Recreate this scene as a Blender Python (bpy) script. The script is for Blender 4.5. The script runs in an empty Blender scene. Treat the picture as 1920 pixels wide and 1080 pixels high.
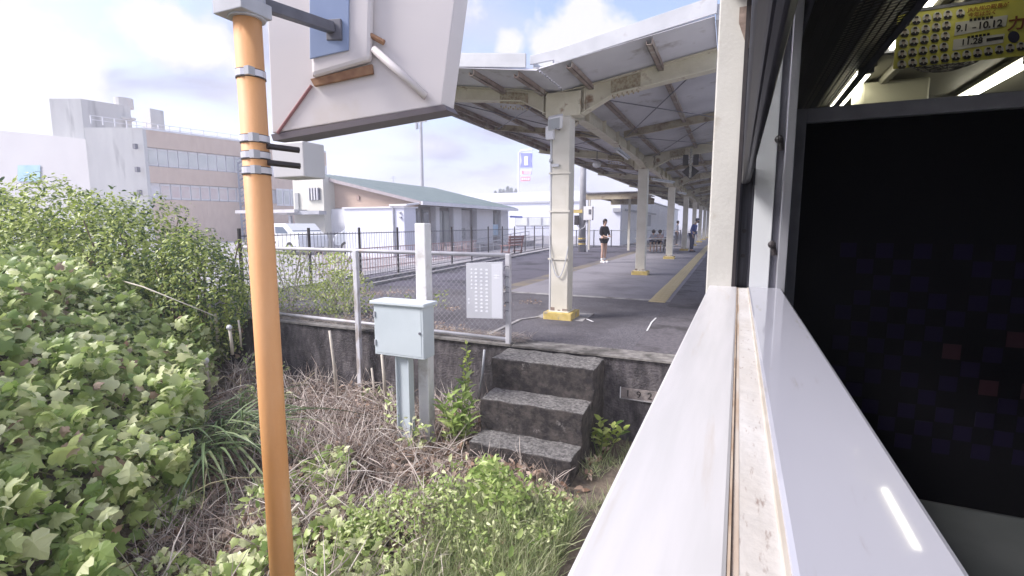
import bpy, bmesh, math, random
import numpy as np
from mathutils import Vector, Matrix, Euler, Quaternion
HAZE = .0032
R = math.radians
rng = np.random.default_rng(7)
random.seed(7)
SC = bpy.context.scene
COL = SC.collection

# ------------------------------------------------------------------ camera
PITCH = math.atan((540 - 422) / 930.0)
YAW = math.atan((1370 - 960) / 930.0 * math.cos(PITCH))
cd = bpy.data.cameras.new('camera'); cam = bpy.data.objects.new('camera', cd); COL.objects.link(cam)
cd.sensor_width = 36; cd.lens = 36 * 930 / 1920.0
cd.clip_start = 0.02; cd.clip_end = 3000
cam.rotation_euler = (math.pi / 2 - PITCH, 0, YAW)
SC.camera = cam

# ------------------------------------------------------------------ light
SUN_EL, SUN_AZ = R(42), R(235)          # azimuth clockwise from +Y
w = bpy.data.worlds.new('World'); SC.world = w; w.use_nodes = True
nt = w.node_tree; nt.nodes.clear()
def N(t, **k):
    n = nt.nodes.new(t)
    for a, b in k.items(): setattr(n, a, b)
    return n
out = N('ShaderNodeOutputWorld'); bg = N('ShaderNodeBackground'); bg2 = N('ShaderNodeBackground')
sky = N('ShaderNodeTexSky'); sky.sky_type = 'NISHITA'; sky.sun_disc = False
sky.sun_elevation = SUN_EL; sky.sun_rotation = SUN_AZ; sky.air_density = 1.0; sky.dust_density = 1.6; sky.ozone_density = 1.6
bg.inputs[1].default_value = 0.115
tintw = N('ShaderNodeMix', data_type='RGBA'); tintw.blend_type = 'MULTIPLY'; tintw.inputs[0].default_value = 1
tintw.inputs[7].default_value = (1.42, 1.22, 1.22, 1)
nt.links.new(sky.outputs[0], tintw.inputs[6]); nt.links.new(tintw.outputs[2], bg.inputs[0])
tc = N('ShaderNodeTexCoord'); sep = N('ShaderNodeSeparateXYZ'); nt.links.new(tc.outputs['Generated'], sep.inputs[0])
# clouds live on a plane above: direction / (z + k)
addz = N('ShaderNodeMath', operation='ADD'); addz.inputs[1].default_value = 0.22
absz = N('ShaderNodeMath', operation='ABSOLUTE'); nt.links.new(sep.outputs[2], absz.inputs[0]); nt.links.new(absz.outputs[0], addz.inputs[0])
dvx = N('ShaderNodeMath', operation='DIVIDE'); dvy = N('ShaderNodeMath', operation='DIVIDE')
nt.links.new(sep.outputs[0], dvx.inputs[0]); nt.links.new(addz.outputs[0], dvx.inputs[1])
nt.links.new(sep.outputs[1], dvy.inputs[0]); nt.links.new(addz.outputs[0], dvy.inputs[1])
cmb = N('ShaderNodeCombineXYZ'); nt.links.new(dvx.outputs[0], cmb.inputs[0]); nt.links.new(dvy.outputs[0], cmb.inputs[1])
nz = N('ShaderNodeTexNoise'); nz.inputs['Scale'].default_value = 1.55; nz.inputs['Detail'].default_value = 10; nz.inputs['Roughness'].default_value = 0.52
nz.inputs['Distortion'].default_value = 0.25
mp = N('ShaderNodeMapping'); mp.inputs[1].default_value = (3.1, 1.7, 0)
nt.links.new(cmb.outputs[0], mp.inputs[0]); nt.links.new(mp.outputs[0], nz.inputs[0])
cr = N('ShaderNodeMapRange'); cr.inputs[1].default_value = 0.40; cr.inputs[2].default_value = 0.60; cr.clamp = True
nt.links.new(nz.outputs[0], cr.inputs[0])
# thick haze towards the horizon
hz = N('ShaderNodeMapRange'); hz.inputs[1].default_value = 0.24; hz.inputs[2].default_value = 0.02; hz.clamp = True
nt.links.new(absz.outputs[0], hz.inputs[0])
mx = N('ShaderNodeMath', operation='MAXIMUM'); nt.links.new(cr.outputs[0], mx.inputs[0]); nt.links.new(hz.outputs[0], mx.inputs[1])
mm = N('ShaderNodeMath', operation='MULTIPLY'); mm.inputs[1].default_value = 0.96; nt.links.new(mx.outputs[0], mm.inputs[0])
nz2 = N('ShaderNodeTexNoise'); nz2.inputs['Scale'].default_value = 1.1; nz2.inputs['Detail'].default_value = 6
mp2 = N('ShaderNodeMapping'); mp2.inputs[1].default_value = (8.1, 0.4, 0)
nt.links.new(cmb.outputs[0], mp2.inputs[0]); nt.links.new(mp2.outputs[0], nz2.inputs[0])
cc = N('ShaderNodeValToRGB')
cc.color_ramp.elements[0].position = 0.38; cc.color_ramp.elements[0].color = (0.56, 0.57, 0.76, 1)
cc.color_ramp.elements[1].position = 0.62; cc.color_ramp.elements[1].color = (0.93, 0.92, 1.04, 1)
nt.links.new(nz2.outputs[0], cc.inputs[0]); nt.links.new(cc.outputs[0], bg2.inputs[0]); bg2.inputs[1].default_value = 0.47
# a blue gap and single cumulus heaps, each a soft ball of directions roughened by noise
def dirblob(c, r):
    d = N('ShaderNodeVectorMath', operation='DISTANCE'); nt.links.new(tc.outputs['Generated'], d.inputs[0]); d.inputs[1].default_value = c
    m = N('ShaderNodeMapRange'); m.clamp = False; m.inputs[1].default_value = 0; m.inputs[2].default_value = r; m.inputs[3].default_value = 1; m.inputs[4].default_value = 0
    nt.links.new(d.outputs['Value'], m.inputs[0]); return m.outputs[0]
def mx2(a, b, op='MAXIMUM'):
    q = N('ShaderNodeMath', operation=op)
    for i, v in enumerate((a, b)):
        if isinstance(v, (int, float)): q.inputs[i].default_value = v
        else: nt.links.new(v, q.inputs[i])
    return q.outputs[0]
def sdir_(x, y):
    fw_ = Vector((-math.sin(YAW)*math.cos(PITCH), math.cos(YAW)*math.cos(PITCH), -math.sin(PITCH))); r_ = Vector((math.cos(YAW), math.sin(YAW), 0))
    return (fw_ + r_*((x-960)/930) - r_.cross(fw_)*((y-540)/930)).normalized()
heap = None
for x, y, r in ((1090,62,.095),(1140,85,.06),(1045,90,.06),(955,92,.035),(50,130,.10),(10,90,.08),(140,110,.05),(300,50,.07),(390,90,.06),(640,-120,.22)):
    b_ = dirblob(sdir_(x, y), r); heap = b_ if heap is None else mx2(heap, b_)
nzc = N('ShaderNodeTexNoise'); nzc.inputs['Scale'].default_value = 13; nzc.inputs['Detail'].default_value = 8; nzc.inputs['Roughness'].default_value = .55
nt.links.new(tc.outputs['Generated'], nzc.inputs[0])
hv = mx2(heap, mx2(mx2(nzc.outputs[0], .5, 'SUBTRACT'), 2.3, 'MULTIPLY'), 'ADD')
hm_ = N('ShaderNodeMapRange'); hm_.inputs[1].default_value = .02; hm_.inputs[2].default_value = .40; nt.links.new(hv, hm_.inputs[0])
gap = mx2(dirblob(sdir_(1220,-20), .34), dirblob(sdir_(95,0), .10)); gm = N('ShaderNodeMapRange'); gm.inputs[1].default_value = 0; gm.inputs[2].default_value = .6; gm.inputs[3].default_value = 1; gm.inputs[4].default_value = .12; nt.links.new(gap, gm.inputs[0])
mm2 = mx2(mm.outputs[0], gm.outputs[0], 'MULTIPLY')
bg3 = N('ShaderNodeBackground'); bg3.inputs[0].default_value = (.98,.97,1.03,1); bg3.inputs[1].default_value = .47
ms0 = N('ShaderNodeMixShader'); nt.links.new(mm2, ms0.inputs[0]); nt.links.new(bg.outputs[0], ms0.inputs[1]); nt.links.new(bg2.outputs[0], ms0.inputs[2])
ms = N('ShaderNodeMixShader'); nt.links.new(hm_.outputs[0], ms.inputs[0]); nt.links.new(ms0.outputs[0], ms.inputs[1]); nt.links.new(bg3.outputs[0], ms.inputs[2])
nt.links.new(ms.outputs[0], out.inputs[0])
sd = bpy.data.lights.new('sun', 'SUN'); sd.energy = 2.7; sd.angle = R(20); sd.color = (1.0, 0.965, 0.95)
sun = bpy.data.objects.new('sun', sd); COL.objects.link(sun)
sdir = Vector((math.sin(SUN_AZ) * math.cos(SUN_EL), math.cos(SUN_AZ) * math.cos(SUN_EL), math.sin(SUN_EL)))
sun.rotation_euler = (-sdir).to_track_quat('-Z', 'Y').to_euler()
SC.view_settings.view_transform = 'Standard'; SC.view_settings.look = 'None'
SC.view_settings.exposure = 1.1; SC.view_settings.gamma = 1
SC.cycles.max_bounces = 6; SC.cycles.diffuse_bounces = 4; SC.cycles.glossy_bounces = 3; SC.cycles.transparent_max_bounces = 8
SC.cycles.sample_clamp_indirect = 6; SC.cycles.use_denoising = True
try: SC.cycles.denoiser = 'OPENIMAGEDENOISE'
except Exception: pass

# ------------------------------------------------------------------ helpers
_fw = Vector((-math.sin(YAW) * math.cos(PITCH), math.cos(YAW) * math.cos(PITCH), -math.sin(PITCH)))
_rt = Vector((math.cos(YAW), math.sin(YAW), 0)); _up = _rt.cross(_fw)
def ray(x, y): return _fw + _rt * ((x - 960) / 930) - _up * ((y - 540) / 930)
def at(x, y, Y): r = ray(x, y); return r * (Y / r.y)          # surveyed point at distance Y down the line
def atz(x, y, z): r = ray(x, y); return r * (z / r.z)
def atx(x, y, X): r = ray(x, y); return r * (X / r.x)

MATS = {}
def mat(name, c1, c2=None, scale=4.0, rough=0.7, metal=0.0, bump=0.0, bscale=None, detail=6, c3=None, c3scale=1.3, c3lo=0.5, c3hi=0.62,
        spec=0.5, emit=None, estr=0, coat=0, stretch=(1, 1, 1), lo=0.35, hi=0.65, trans=0):
    if name in MATS: return MATS[name]
    m = bpy.data.materials.new(name); MATS[name] = m; m.use_nodes = True
    t = m.node_tree; b = t.nodes['Principled BSDF']; L = t.links.new
    b.inputs['Roughness'].default_value = rough; b.inputs['Metallic'].default_value = metal
    b.inputs['Specular IOR Level'].default_value = spec; b.inputs['Coat Weight'].default_value = coat
    b.inputs['Transmission Weight'].default_value = trans
    b.inputs['Base Color'].default_value = (*c1, 1)
    if emit: b.inputs['Emission Color'].default_value = (*emit, 1); b.inputs['Emission Strength'].default_value = estr
    if c2 or bump or c3:
        co = t.nodes.new('ShaderNodeTexCoord'); mpn = t.nodes.new('ShaderNodeMapping'); mpn.inputs[3].default_value = stretch
        L(co.outputs['Object'], mpn.inputs[0])
        n1 = t.nodes.new('ShaderNodeTexNoise'); n1.inputs['Scale'].default_value = scale; n1.inputs['Detail'].default_value = detail
        L(mpn.outputs[0], n1.inputs[0])
        last = None
        if c2:
            r1 = t.nodes.new('ShaderNodeMapRange'); r1.inputs[1].default_value = lo; r1.inputs[2].default_value = hi; L(n1.outputs[0], r1.inputs[0])
            mxn = t.nodes.new('ShaderNodeMix'); mxn.data_type = 'RGBA'; mxn.inputs[6].default_value = (*c1, 1); mxn.inputs[7].default_value = (*c2, 1)
            L(r1.outputs[0], mxn.inputs[0]); last = mxn.outputs[2]
        if c3:
            n3 = t.nodes.new('ShaderNodeTexNoise'); n3.inputs['Scale'].default_value = c3scale; n3.inputs['Detail'].default_value = 9
            n3.inputs['Roughness'].default_value = 0.62
            L(mpn.outputs[0], n3.inputs[0])
            r3 = t.nodes.new('ShaderNodeMapRange'); r3.inputs[1].default_value = c3lo; r3.inputs[2].default_value = c3hi; L(n3.outputs[0], r3.inputs[0])
            m3 = t.nodes.new('ShaderNodeMix'); m3.data_type = 'RGBA'; m3.inputs[7].default_value = (*c3, 1)
            if last: L(last, m3.inputs[6])
            else: m3.inputs[6].default_value = (*c1, 1)
            L(r3.outputs[0], m3.inputs[0]); last = m3.outputs[2]
        if last: L(last, b.inputs['Base Color'])
        if bump:
            nb = t.nodes.new('ShaderNodeTexNoise'); nb.inputs['Scale'].default_value = bscale or scale * 5; nb.inputs['Detail'].default_value = 8
            L(co.outputs['Object'], nb.inputs[0])
            bn = t.nodes.new('ShaderNodeBump'); bn.inputs['Strength'].default_value = bump; bn.inputs['Distance'].default_value = 0.02
            L(nb.outputs[0], bn.inputs['Height']); L(bn.outputs[0], b.inputs['Normal'])
    return m

def leafmat(name, ca, cb, cc_, rough=0.38, tr=0.3):
    m = bpy.data.materials.new(name); m.use_nodes = True; t = m.node_tree; L = t.links.new
    b = t.nodes['Principled BSDF']; o = t.nodes['Material Output']
    at_ = t.nodes.new('ShaderNodeAttribute'); at_.attribute_name = 'rnd'
    oi = t.nodes.new('ShaderNodeObjectInfo')
    ad = t.nodes.new('ShaderNodeMath'); ad.operation = 'ADD'; L(at_.outputs['Fac'], ad.inputs[0]); L(oi.outputs['Random'], ad.inputs[1])
    fr = t.nodes.new('ShaderNodeMath'); fr.operation = 'FRACT'; L(ad.outputs[0], fr.inputs[0])
    rp = t.nodes.new('ShaderNodeValToRGB'); e = rp.color_ramp.elements
    e[0].color = (*ca, 1); e[1].color = (*cc_, 1); k = e.new(0.50); k.color = (*cb, 1)
    L(fr.outputs[0], rp.inputs[0]); L(rp.outputs[0], b.inputs['Base Color'])
    b.inputs['Roughness'].default_value = rough; b.inputs['Specular IOR Level'].default_value = 0.35
    tl = t.nodes.new('ShaderNodeBsdfTranslucent'); L(rp.outputs[0], tl.inputs[0])
    mx_ = t.nodes.new('ShaderNodeMixShader'); mx_.inputs[0].default_value = tr
    L(b.outputs[0], mx_.inputs[1]); L(tl.outputs[0], mx_.inputs[2]); L(mx_.outputs[0], o.inputs[0])
    return m

def tag(o, label=None, cat=None, group=None, kind=None):
    if label: o['label'] = label
    if cat: o['category'] = cat
    if group: o['group'] = group
    if kind: o['kind'] = kind
    return o
def thing(name, loc, label, cat, group=None, rz=0):
    o = bpy.data.objects.new(name, None); COL.objects.link(o); o.location = loc; o.rotation_euler = (0, 0, rz)
    o.empty_display_size = 0.2
    return tag(o, label, cat, group)
def copy_tree(o, parent=None):
    c = o.copy(); COL.objects.link(c); c.parent = parent
    for ch in list(o.children): copy_tree(ch, c)
    return c

class MB:
    def __init__(s): s.v = []; s.f = []
    def add(s, vs, fs):
        k = len(s.v); s.v += [tuple(p) for p in vs]; s.f += [tuple(i + k for i in f) for f in fs]; return s
    def box(s, x0, x1, y0, y1, z0, z1):
        return s.add([(x0,y0,z0),(x1,y0,z0),(x1,y1,z0),(x0,y1,z0),(x0,y0,z1),(x1,y0,z1),(x1,y1,z1),(x0,y1,z1)],
                     [(0,3,2,1),(4,5,6,7),(0,1,5,4),(1,2,6,5),(2,3,7,6),(3,0,4,7)])
    def obox(s, c, ax, ay, az):       # centre and half axes
        c, ax, ay, az = map(Vector, (c, ax, ay, az)); vs = []
        for k in (-1, 1):
            for i, j in ((-1,-1),(1,-1),(1,1),(-1,1)): vs.append(c + ax*i + ay*j + az*k)
        return s.add(vs, [(0,3,2,1),(4,5,6,7),(0,1,5,4),(1,2,6,5),(2,3,7,6),(3,0,4,7)])
    def bar(s, a, b, wd, h, up=(0,0,1)):
        a, b = Vector(a), Vector(b); d = (b - a); u = Vector(up); sx = d.cross(u).normalized(); u = sx.cross(d).normalized()
        return s.obox((a + b) / 2, d / 2, sx * wd / 2, u * h / 2)
    def tube(s, pts, r, n=8, cap=True):
        pts = [Vector(p) for p in pts]; rings = []
        prev = None
        for i, p in enumerate(pts):
            d = (pts[min(i+1, len(pts)-1)] - pts[max(i-1, 0)]).normalized()
            if prev is None: a = d.orthogonal().normalized()
            else: a = (prev - d * prev.dot(d)).normalized()
            prev = a; b = d.cross(a); rr = r[i] if isinstance(r, (list, tuple)) else r
            rings.append([p + (a * math.cos(t) + b * math.sin(t)) * rr for t in [2*math.pi*j/n for j in range(n)]])
        vs = [q for rg in rings for q in rg]; fs = []
        for i in range(len(pts) - 1):
            for j in range(n): fs.append((i*n+j, i*n+(j+1)%n, (i+1)*n+(j+1)%n, (i+1)*n+j))
        if cap: fs += [tuple(range(n-1, -1, -1)), tuple(range((len(pts)-1)*n, len(pts)*n))]
        return s.add(vs, fs)
    def prism(s, poly, e):            # planar polygon (3-D points) swept by vector e
        poly = [Vector(p) for p in poly]; e = Vector(e); n = len(poly)
        return s.add(poly + [p + e for p in poly], [tuple(range(n-1,-1,-1)), tuple(range(n, 2*n))] + [(i,(i+1)%n,n+(i+1)%n,n+i) for i in range(n)])
    def sphere(s, c, r, n=10, m=6, sc=(1,1,1)):
        c = Vector(c); vs = []; fs = []
        for i in range(m + 1):
            th = math.pi * i / m
            for j in range(n):
                ph = 2*math.pi*j/n; vs.append(c + Vector((math.sin(th)*math.cos(ph)*r*sc[0], math.sin(th)*math.sin(ph)*r*sc[1], math.cos(th)*r*sc[2])))
        for i in range(m):
            for j in range(n): fs.append((i*n+j, (i+1)*n+j, (i+1)*n+(j+1)%n, i*n+(j+1)%n))
        return s.add(vs, fs)
    def mesh(s, name, m, org=(0,0,0), smooth=False):
        me = bpy.data.meshes.new(name); o = Vector(org)
        me.from_pydata([(p[0]-o.x, p[1]-o.y, p[2]-o.z) for p in s.v], [], s.f); me.materials.append(m)
        bm_ = bmesh.new(); bm_.from_mesh(me); bmesh.ops.recalc_face_normals(bm_, faces=bm_.faces); bm_.to_mesh(me); bm_.free()
        if smooth:
            me.polygons.foreach_set('use_smooth', [True] * len(me.polygons))
        return me
    def build(s, name, m, parent=None, bevel=0, smooth=False, local=False, label=None, kind=None, center=False):
        org = Vector((0,0,0)); q = parent
        if not local:
            while q is not None: org += q.location; q = q.parent
        if parent is None and center:
            a = np.array([tuple(p) for p in s.v]); org = Vector(((a[:,0].min()+a[:,0].max())/2, (a[:,1].min()+a[:,1].max())/2, a[:,2].min()))
        me = s.mesh(name, m, org, smooth)
        o = bpy.data.objects.new(name, me); COL.objects.link(o); o.parent = parent
        if parent is None: o.location = org
        if bevel:
            b = o.modifiers.new('bevel', 'BEVEL'); b.width = bevel; b.segments = 2; b.limit_method = 'ANGLE'; b.angle_limit = R(40)
        if label: o['label'] = label
        if kind: o['kind'] = kind
        return o

def inst(me, name, parent, M):
    o = bpy.data.objects.new(name, me); COL.objects.link(o); o.parent = parent; o.matrix_basis = M; return o
def textobj(s, size, loc, rot, m, name, parent=None, ext=0.002, align='CENTER', xs=1.0, bold=0):
    c = bpy.data.curves.new(name, 'FONT'); c.offset = bold*size; c.body = s; c.size = size; c.extrude = ext; c.align_x = align; c.align_y = 'CENTER'
    o = bpy.data.objects.new('tmp_text', c); COL.objects.link(o)
    bpy.context.view_layer.update(); dg = bpy.context.evaluated_depsgraph_get()
    me = bpy.data.meshes.new_from_object(o.evaluated_get(dg)); me.name = name
    bpy.data.objects.remove(o); me.materials.clear(); me.materials.append(m)
    t = bpy.data.objects.new(name, me); COL.objects.link(t); t.parent = parent; t.location = loc; t.rotation_euler = rot; t.scale = (xs, 1, 1)
    return t

# foliage from templates
def tmpl_lobed():   # palmate five lobed vine leaf folded along its midrib
    half = [(.10,-.10,.0),(.34,-.08,-.04),(.46,.12,-.10),(.40,.24,-.03),(.56,.44,-.13),(.36,.50,-.01),(.24,.62,.01),(.14,.84,-.03)]
    o = [(0,0,.0)] + half + [(0,1.0,-.14)] + [(-x,y,z) for x, y, z in reversed(half)] + [(.0,.22,.09),(0,.55,.07)]
    n = 18; fs = []
    for i in range(0,5): fs.append((n, i, i+1))
    fs += [(n,5,6,n+1),(n+1,6,7),(n+1,7,8),(n+1,8,9),(n+1,9,10),(n+1,10,11),(n+1,11,12),(n+1,12,13,n)]
    for i in range(13,17): fs.append((n,i,i+1))
    fs.append((n,17,0))
    return np.array(o), fs
def tmpl_oval():
    o = [(0,0,0),(0.20,0.28,0.05),(0.17,0.65,0.03),(0,1,-0.1),(-0.17,0.65,0.03),(-0.20,0.28,0.05),(0,0.3,0.0),(0,0.66,-0.02)]
    return np.array(o), [(0,1,6),(1,2,7,6),(2,3,7),(3,4,7),(4,5,6,7),(5,0,6)]
def tmpl_blade():
    o = [(-.012,0,0),(.012,0,0),(-.011,.45,.06),(.011,.45,.06),(-.007,.8,-.02),(.007,.8,-.02),(0,1,-.16)]
    return np.array(o), [(0,1,3,2),(2,3,5,4),(4,5,6)]
def tmpl_stick():
    o = [(-.012,0,0),(.012,0,0),(0,0,.022),(-.008,.5,.05),(.008,.5,.05),(0,.5,.07),(0,1,.0)]
    return np.array(o), [(0,1,4,3),(1,2,5,4),(2,0,3,5),(3,4,6),(4,5,6),(5,3,6)]
def frames(nrm, spin, droop=0.0):
    """rotation matrices whose z is nrm and y a random tangent"""
    n = nrm / np.linalg.norm(nrm, axis=1, keepdims=True)
    a = np.where(np.abs(n[:, 2:3]) > .95, np.array([[1., 0, 0]]), np.array([[0, 0, 1.]]))
    t = np.cross(a, n); t /= np.linalg.norm(t, axis=1, keepdims=True); b = np.cross(n, t)
    c, s_ = np.cos(spin)[:, None], np.sin(spin)[:, None]
    y = t * c + b * s_; x = np.cross(y, n)
    return np.stack([x, y, n], axis=2)
def scatter(name, tm, P, F, S, m, parent=None, kind=None, rnd=None, loc=True):
    tv, tf = tm; n = len(P); k = len(tv)
    V = np.einsum('nij,kj->nki', F, tv) * np.asarray(S)[:, None, None] + P[:, None, :]
    org = Vector((0,0,0)); q = parent
    while q is not None and loc: org += q.location; q = q.parent
    V = V.reshape(-1, 3) - np.array(org)
    me = bpy.data.meshes.new(name); me.vertices.add(n * k); me.vertices.foreach_set('co', V.ravel())
    ls = [len(f) for f in tf]; flat = np.concatenate([np.array(f) for f in tf]); nl = len(flat)
    idx = (flat[None, :] + (np.arange(n) * k)[:, None]).ravel()
    me.loops.add(n * nl); me.loops.foreach_set('vertex_index', idx)
    me.polygons.add(n * len(tf))
    st = np.concatenate([[0], np.cumsum(ls)[:-1]]); st = (st[None, :] + (np.arange(n) * nl)[:, None]).ravel()
    me.polygons.foreach_set('loop_start', st); me.polygons.foreach_set('loop_total', np.tile(ls, n))
    me.update(calc_edges=True)
    a = me.attributes.new('rnd', 'FLOAT', 'POINT'); rv = rng.random(n) if rnd is None else rnd
    a.data.foreach_set('value', np.repeat(rv, k)); me.materials.append(m)
    o = bpy.data.objects.new(name, me); COL.objects.link(o); o.parent = parent
    if kind: o['kind'] = kind
    return o

def Mfrom(F, p, s):
    M = Matrix([[F[0][0]*s, F[0][1]*s, F[0][2]*s, p[0]], [F[1][0]*s, F[1][1]*s, F[1][2]*s, p[1]], [F[2][0]*s, F[2][1]*s, F[2][2]*s, p[2]], [0,0,0,1]])
    return M

PZ = -1.40      # platform top
GZ = -2.30      # ground beside the track

# ------------------------------------------------------------------ materials
cream = mat('cream paint', (.58,.55,.47), (.67,.64,.57), 3, .55, bump=.15, bscale=60, c3=(.30,.17,.08), c3scale=5, c3lo=.66, c3hi=.74)
cream_beam = mat('old cream beam paint', (.52,.475,.36), (.62,.58,.46), 4, .6, bump=.2, bscale=50, c3=(.22,.13,.07), c3scale=4, c3lo=.58, c3hi=.70)
rustbrown = mat('rusty steel', (.21,.155,.13), (.30,.235,.20), 9, .85, bump=.3, c3=(.36,.32,.27), c3scale=2.5, c3lo=.5, c3hi=.6)
roofgrey = mat('grey corrugated underside', (.47,.46,.50), (.57,.56,.60), 1.2, .6, c3=(.27,.24,.23), c3scale=2.2, c3lo=.56, c3hi=.72)
galv = mat('galvanised white', (.46,.47,.50), (.56,.57,.60), 3, .45, bump=.1, c3=(.40,.38,.38), c3scale=3, c3lo=.62, c3hi=.75)
asph = mat('worn asphalt', (.055,.050,.062), (.26,.25,.275), 70, .9, bump=.5, bscale=140, c3=(.068,.062,.072), c3scale=.9, c3lo=.45, c3hi=.65, lo=.38, hi=.74)
asph_light = mat('pale asphalt', (.21,.20,.23), (.27,.26,.29), 70, .9, bump=.3, bscale=140, c3=(.15,.142,.165), c3scale=.6, c3lo=.48, c3hi=.68)
asph_dark = mat('dark asphalt', (.075,.070,.092), (.12,.112,.145), 60, .9, bump=.3, bscale=140, c3=(.035,.033,.042), c3scale=.8)
asph_rust = mat('yellow stained asphalt', (.17,.145,.12), (.22,.185,.13), 40, .9, c3=(.13,.12,.13), c3scale=1.6, c3lo=.45, c3hi=.6)
edge_conc = mat('platform edge concrete', (.085,.078,.09), (.135,.125,.14), 20, .85, bump=.3, c3=(.05,.045,.05), c3scale=1.5)
oldconc = mat('mossy old concrete', (.070,.062,.070), (.15,.135,.14), 11, .95, bump=.9, bscale=40, c3=(.028,.025,.028), c3scale=3.0, c3lo=.46, c3hi=.66, detail=12, stretch=(1.6,1.6,.7))
conc_light = mat('worn concrete top', (.17,.16,.155), (.27,.255,.24), 14, .95, bump=.6, bscale=60, c3=(.075,.07,.065), c3scale=3.2, c3lo=.46, c3hi=.62)
conc_pale = mat('pale concrete strip', (.27,.26,.27), (.38,.37,.37), 12, .9, bump=.3, c3=(.14,.13,.13), c3scale=3, c3lo=.52, c3hi=.65)
yellowp = mat('yellow paint', (.50,.37,.10), (.62,.48,.18), 12, .7, bump=.3, c3=(.30,.26,.20), c3scale=8, c3lo=.56, c3hi=.66)
tactile_m = mat('faded yellow tactile', (.50,.41,.22), (.60,.52,.33), 3, .8, c3=(.34,.30,.24), c3scale=2.0, c3lo=.5, c3hi=.66)
blackm = mat('black steel', (.025,.02,.022), None, rough=.5)
darkgrey = mat('dark grey steel', (.09,.09,.11), (.14,.14,.17), 8, .5)
greysteel = mat('grey steel', (.34,.35,.38), (.45,.46,.50), 6, .5, c3=(.25,.20,.16), c3scale=6, c3lo=.62, c3hi=.7)
whitep = mat('white paint', (.78,.78,.80), (.70,.70,.73), 2, .5)
box_white = mat('pale blue cabinet', (.50,.56,.60), (.56,.62,.66), 2, .45)
box_lid = mat('cabinet lid', (.60,.66,.70), None, rough=.45)
orange = mat('orange paint', (.62,.30,.11), (.70,.38,.18), 7, .6, stretch=(1,1,.18), c3=(.74,.50,.34), c3scale=3.5, c3lo=.52, c3hi=.75, bump=.08)
plaster = mat('white plaster', (.72,.72,.76), (.80,.80,.82), 1, .8)
whitewall = mat('white cladding', (.66,.68,.78), (.72,.74,.82), .5, .8)  # bluish tint stands in for shade on the warehouse front
whitewall_lit = mat('lit side cladding', (.78,.78,.81), (.84,.84,.85), .5, .8)  # same cladding painted brighter for the lit side of the warehouse
glassd = mat('dark glass', (.10,.11,.13), None, rough=.1, spec=.8)
glassp = mat('pale curtained glass', (.54,.57,.55), (.64,.66,.63), .8, .25)
sillw = mat('sill white enamel', (.60,.59,.60), (.55,.545,.55), 6, .32, c3=(.47,.41,.35), c3scale=2.4, c3lo=.60, c3hi=.80, stretch=(14,1,1), bump=.02)
sillg = mat('sill grey gloss', (.38,.385,.44), (.41,.415,.47), 3, .045, spec=.5, c3=(.33,.32,.33), c3scale=14, c3lo=.62, c3hi=.72, stretch=(3,.4,1))
channelm = mat('dirty channel', (.60,.585,.57), (.53,.50,.465), 5, .7, c3=(.30,.24,.21), c3scale=42, c3lo=.60, c3hi=.72, stretch=(5,1,1), bump=.2, detail=12)
soil = mat('dark soil', (.07,.055,.045), (.16,.13,.10), 12, 1, bump=1, bscale=25, c3=(.15,.12,.09), c3scale=3)

kud = leafmat('kudzu leaf', (.18,.28,.07), (.46,.56,.20), (.78,.80,.50), tr=.36)
hed = leafmat('hedge leaf', (.08,.14,.03), (.36,.44,.10), (.56,.62,.22), tr=.36)
hed2 = leafmat('yellow green leaf', (.22,.30,.05), (.48,.57,.14), (.64,.70,.28), tr=.36)
hedd = leafmat('dark leaf', (.03,.06,.025), (.08,.14,.05), (.18,.25,.10))
bright = leafmat('bright leaf', (.20,.30,.07), (.36,.48,.14), (.52,.60,.24))
grassm = leafmat('grass', (.17,.24,.10), (.36,.42,.20), (.62,.60,.42), tr=.35)
drym = leafmat('dry stems', (.26,.20,.17), (.48,.40,.36), (.72,.66,.60), rough=.9, tr=.1)
deadleaf = leafmat('dead leaf', (.20,.12,.08), (.38,.27,.20), (.56,.45,.37), rough=.9, tr=.15)
frondm = leafmat('frond', (.05,.09,.035), (.13,.19,.08), (.30,.36,.19), tr=.2)
bark = mat('bark', (.16,.12,.09), (.26,.21,.16), 12, .95, bump=.5)
bamboo = mat('cut bamboo', (.50,.44,.36), (.62,.57,.50), 10, .7)

# ================================================================== SETTING
def sstep(t): t = np.clip(t, 0, 1); return t*t*(3-2*t)
def hgt(X, Y):
    X = np.asarray(X, float); Y = np.asarray(Y, float)
    d = (X + 1.9) * -0.72 + (Y - 0.5) * -0.69
    h = GZ + 1.15 * sstep(d / 2.2) + 0.5 * sstep((d - 2) / 3)
    h = h + 0.05*np.sin(3.1*X + 1.7*Y) + 0.04*np.sin(5.3*Y - 2.2*X + 1) + 0.03*np.sin(9*X+7*Y)
    tr = sstep((X + 1.4) / 0.7)
    return h * (1 - tr) + (GZ - 0.02) * tr
MB().box(-1500, 1500, -1500, 1500, -2.9, -2.52).build('ground', mat('field', (.10,.11,.07), (.16,.15,.10), .2, 1), kind='structure')
xs = np.linspace(-16, 3.2, 120); ys = np.linspace(-7, 5.2, 90); g = MB()
XX, YY = np.meshgrid(xs, ys); ZZ = hgt(XX, YY)
g.add([(XX[j, i], YY[j, i], ZZ[j, i]) for j in range(90) for i in range(120)],
      [(j*120+i, j*120+i+1, (j+1)*120+i+1, (j+1)*120+i) for j in range(89) for i in range(119)])
o = g.build('embankment', soil, smooth=True, kind='structure')
# track bed under the train
MB().box(-0.30, 3.6, -60, 120, -2.50, -2.26).build('ballast', mat('ballast', (.09,.085,.08), (.22,.2,.19), 30, .95, bump=1), kind='structure')
for rx in (0.82, 1.92): MB().box(rx, rx + .07, -60, 120, -2.258, -2.11).build('rail', rustbrown, kind='structure', label='rusty rail under the train')

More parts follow.
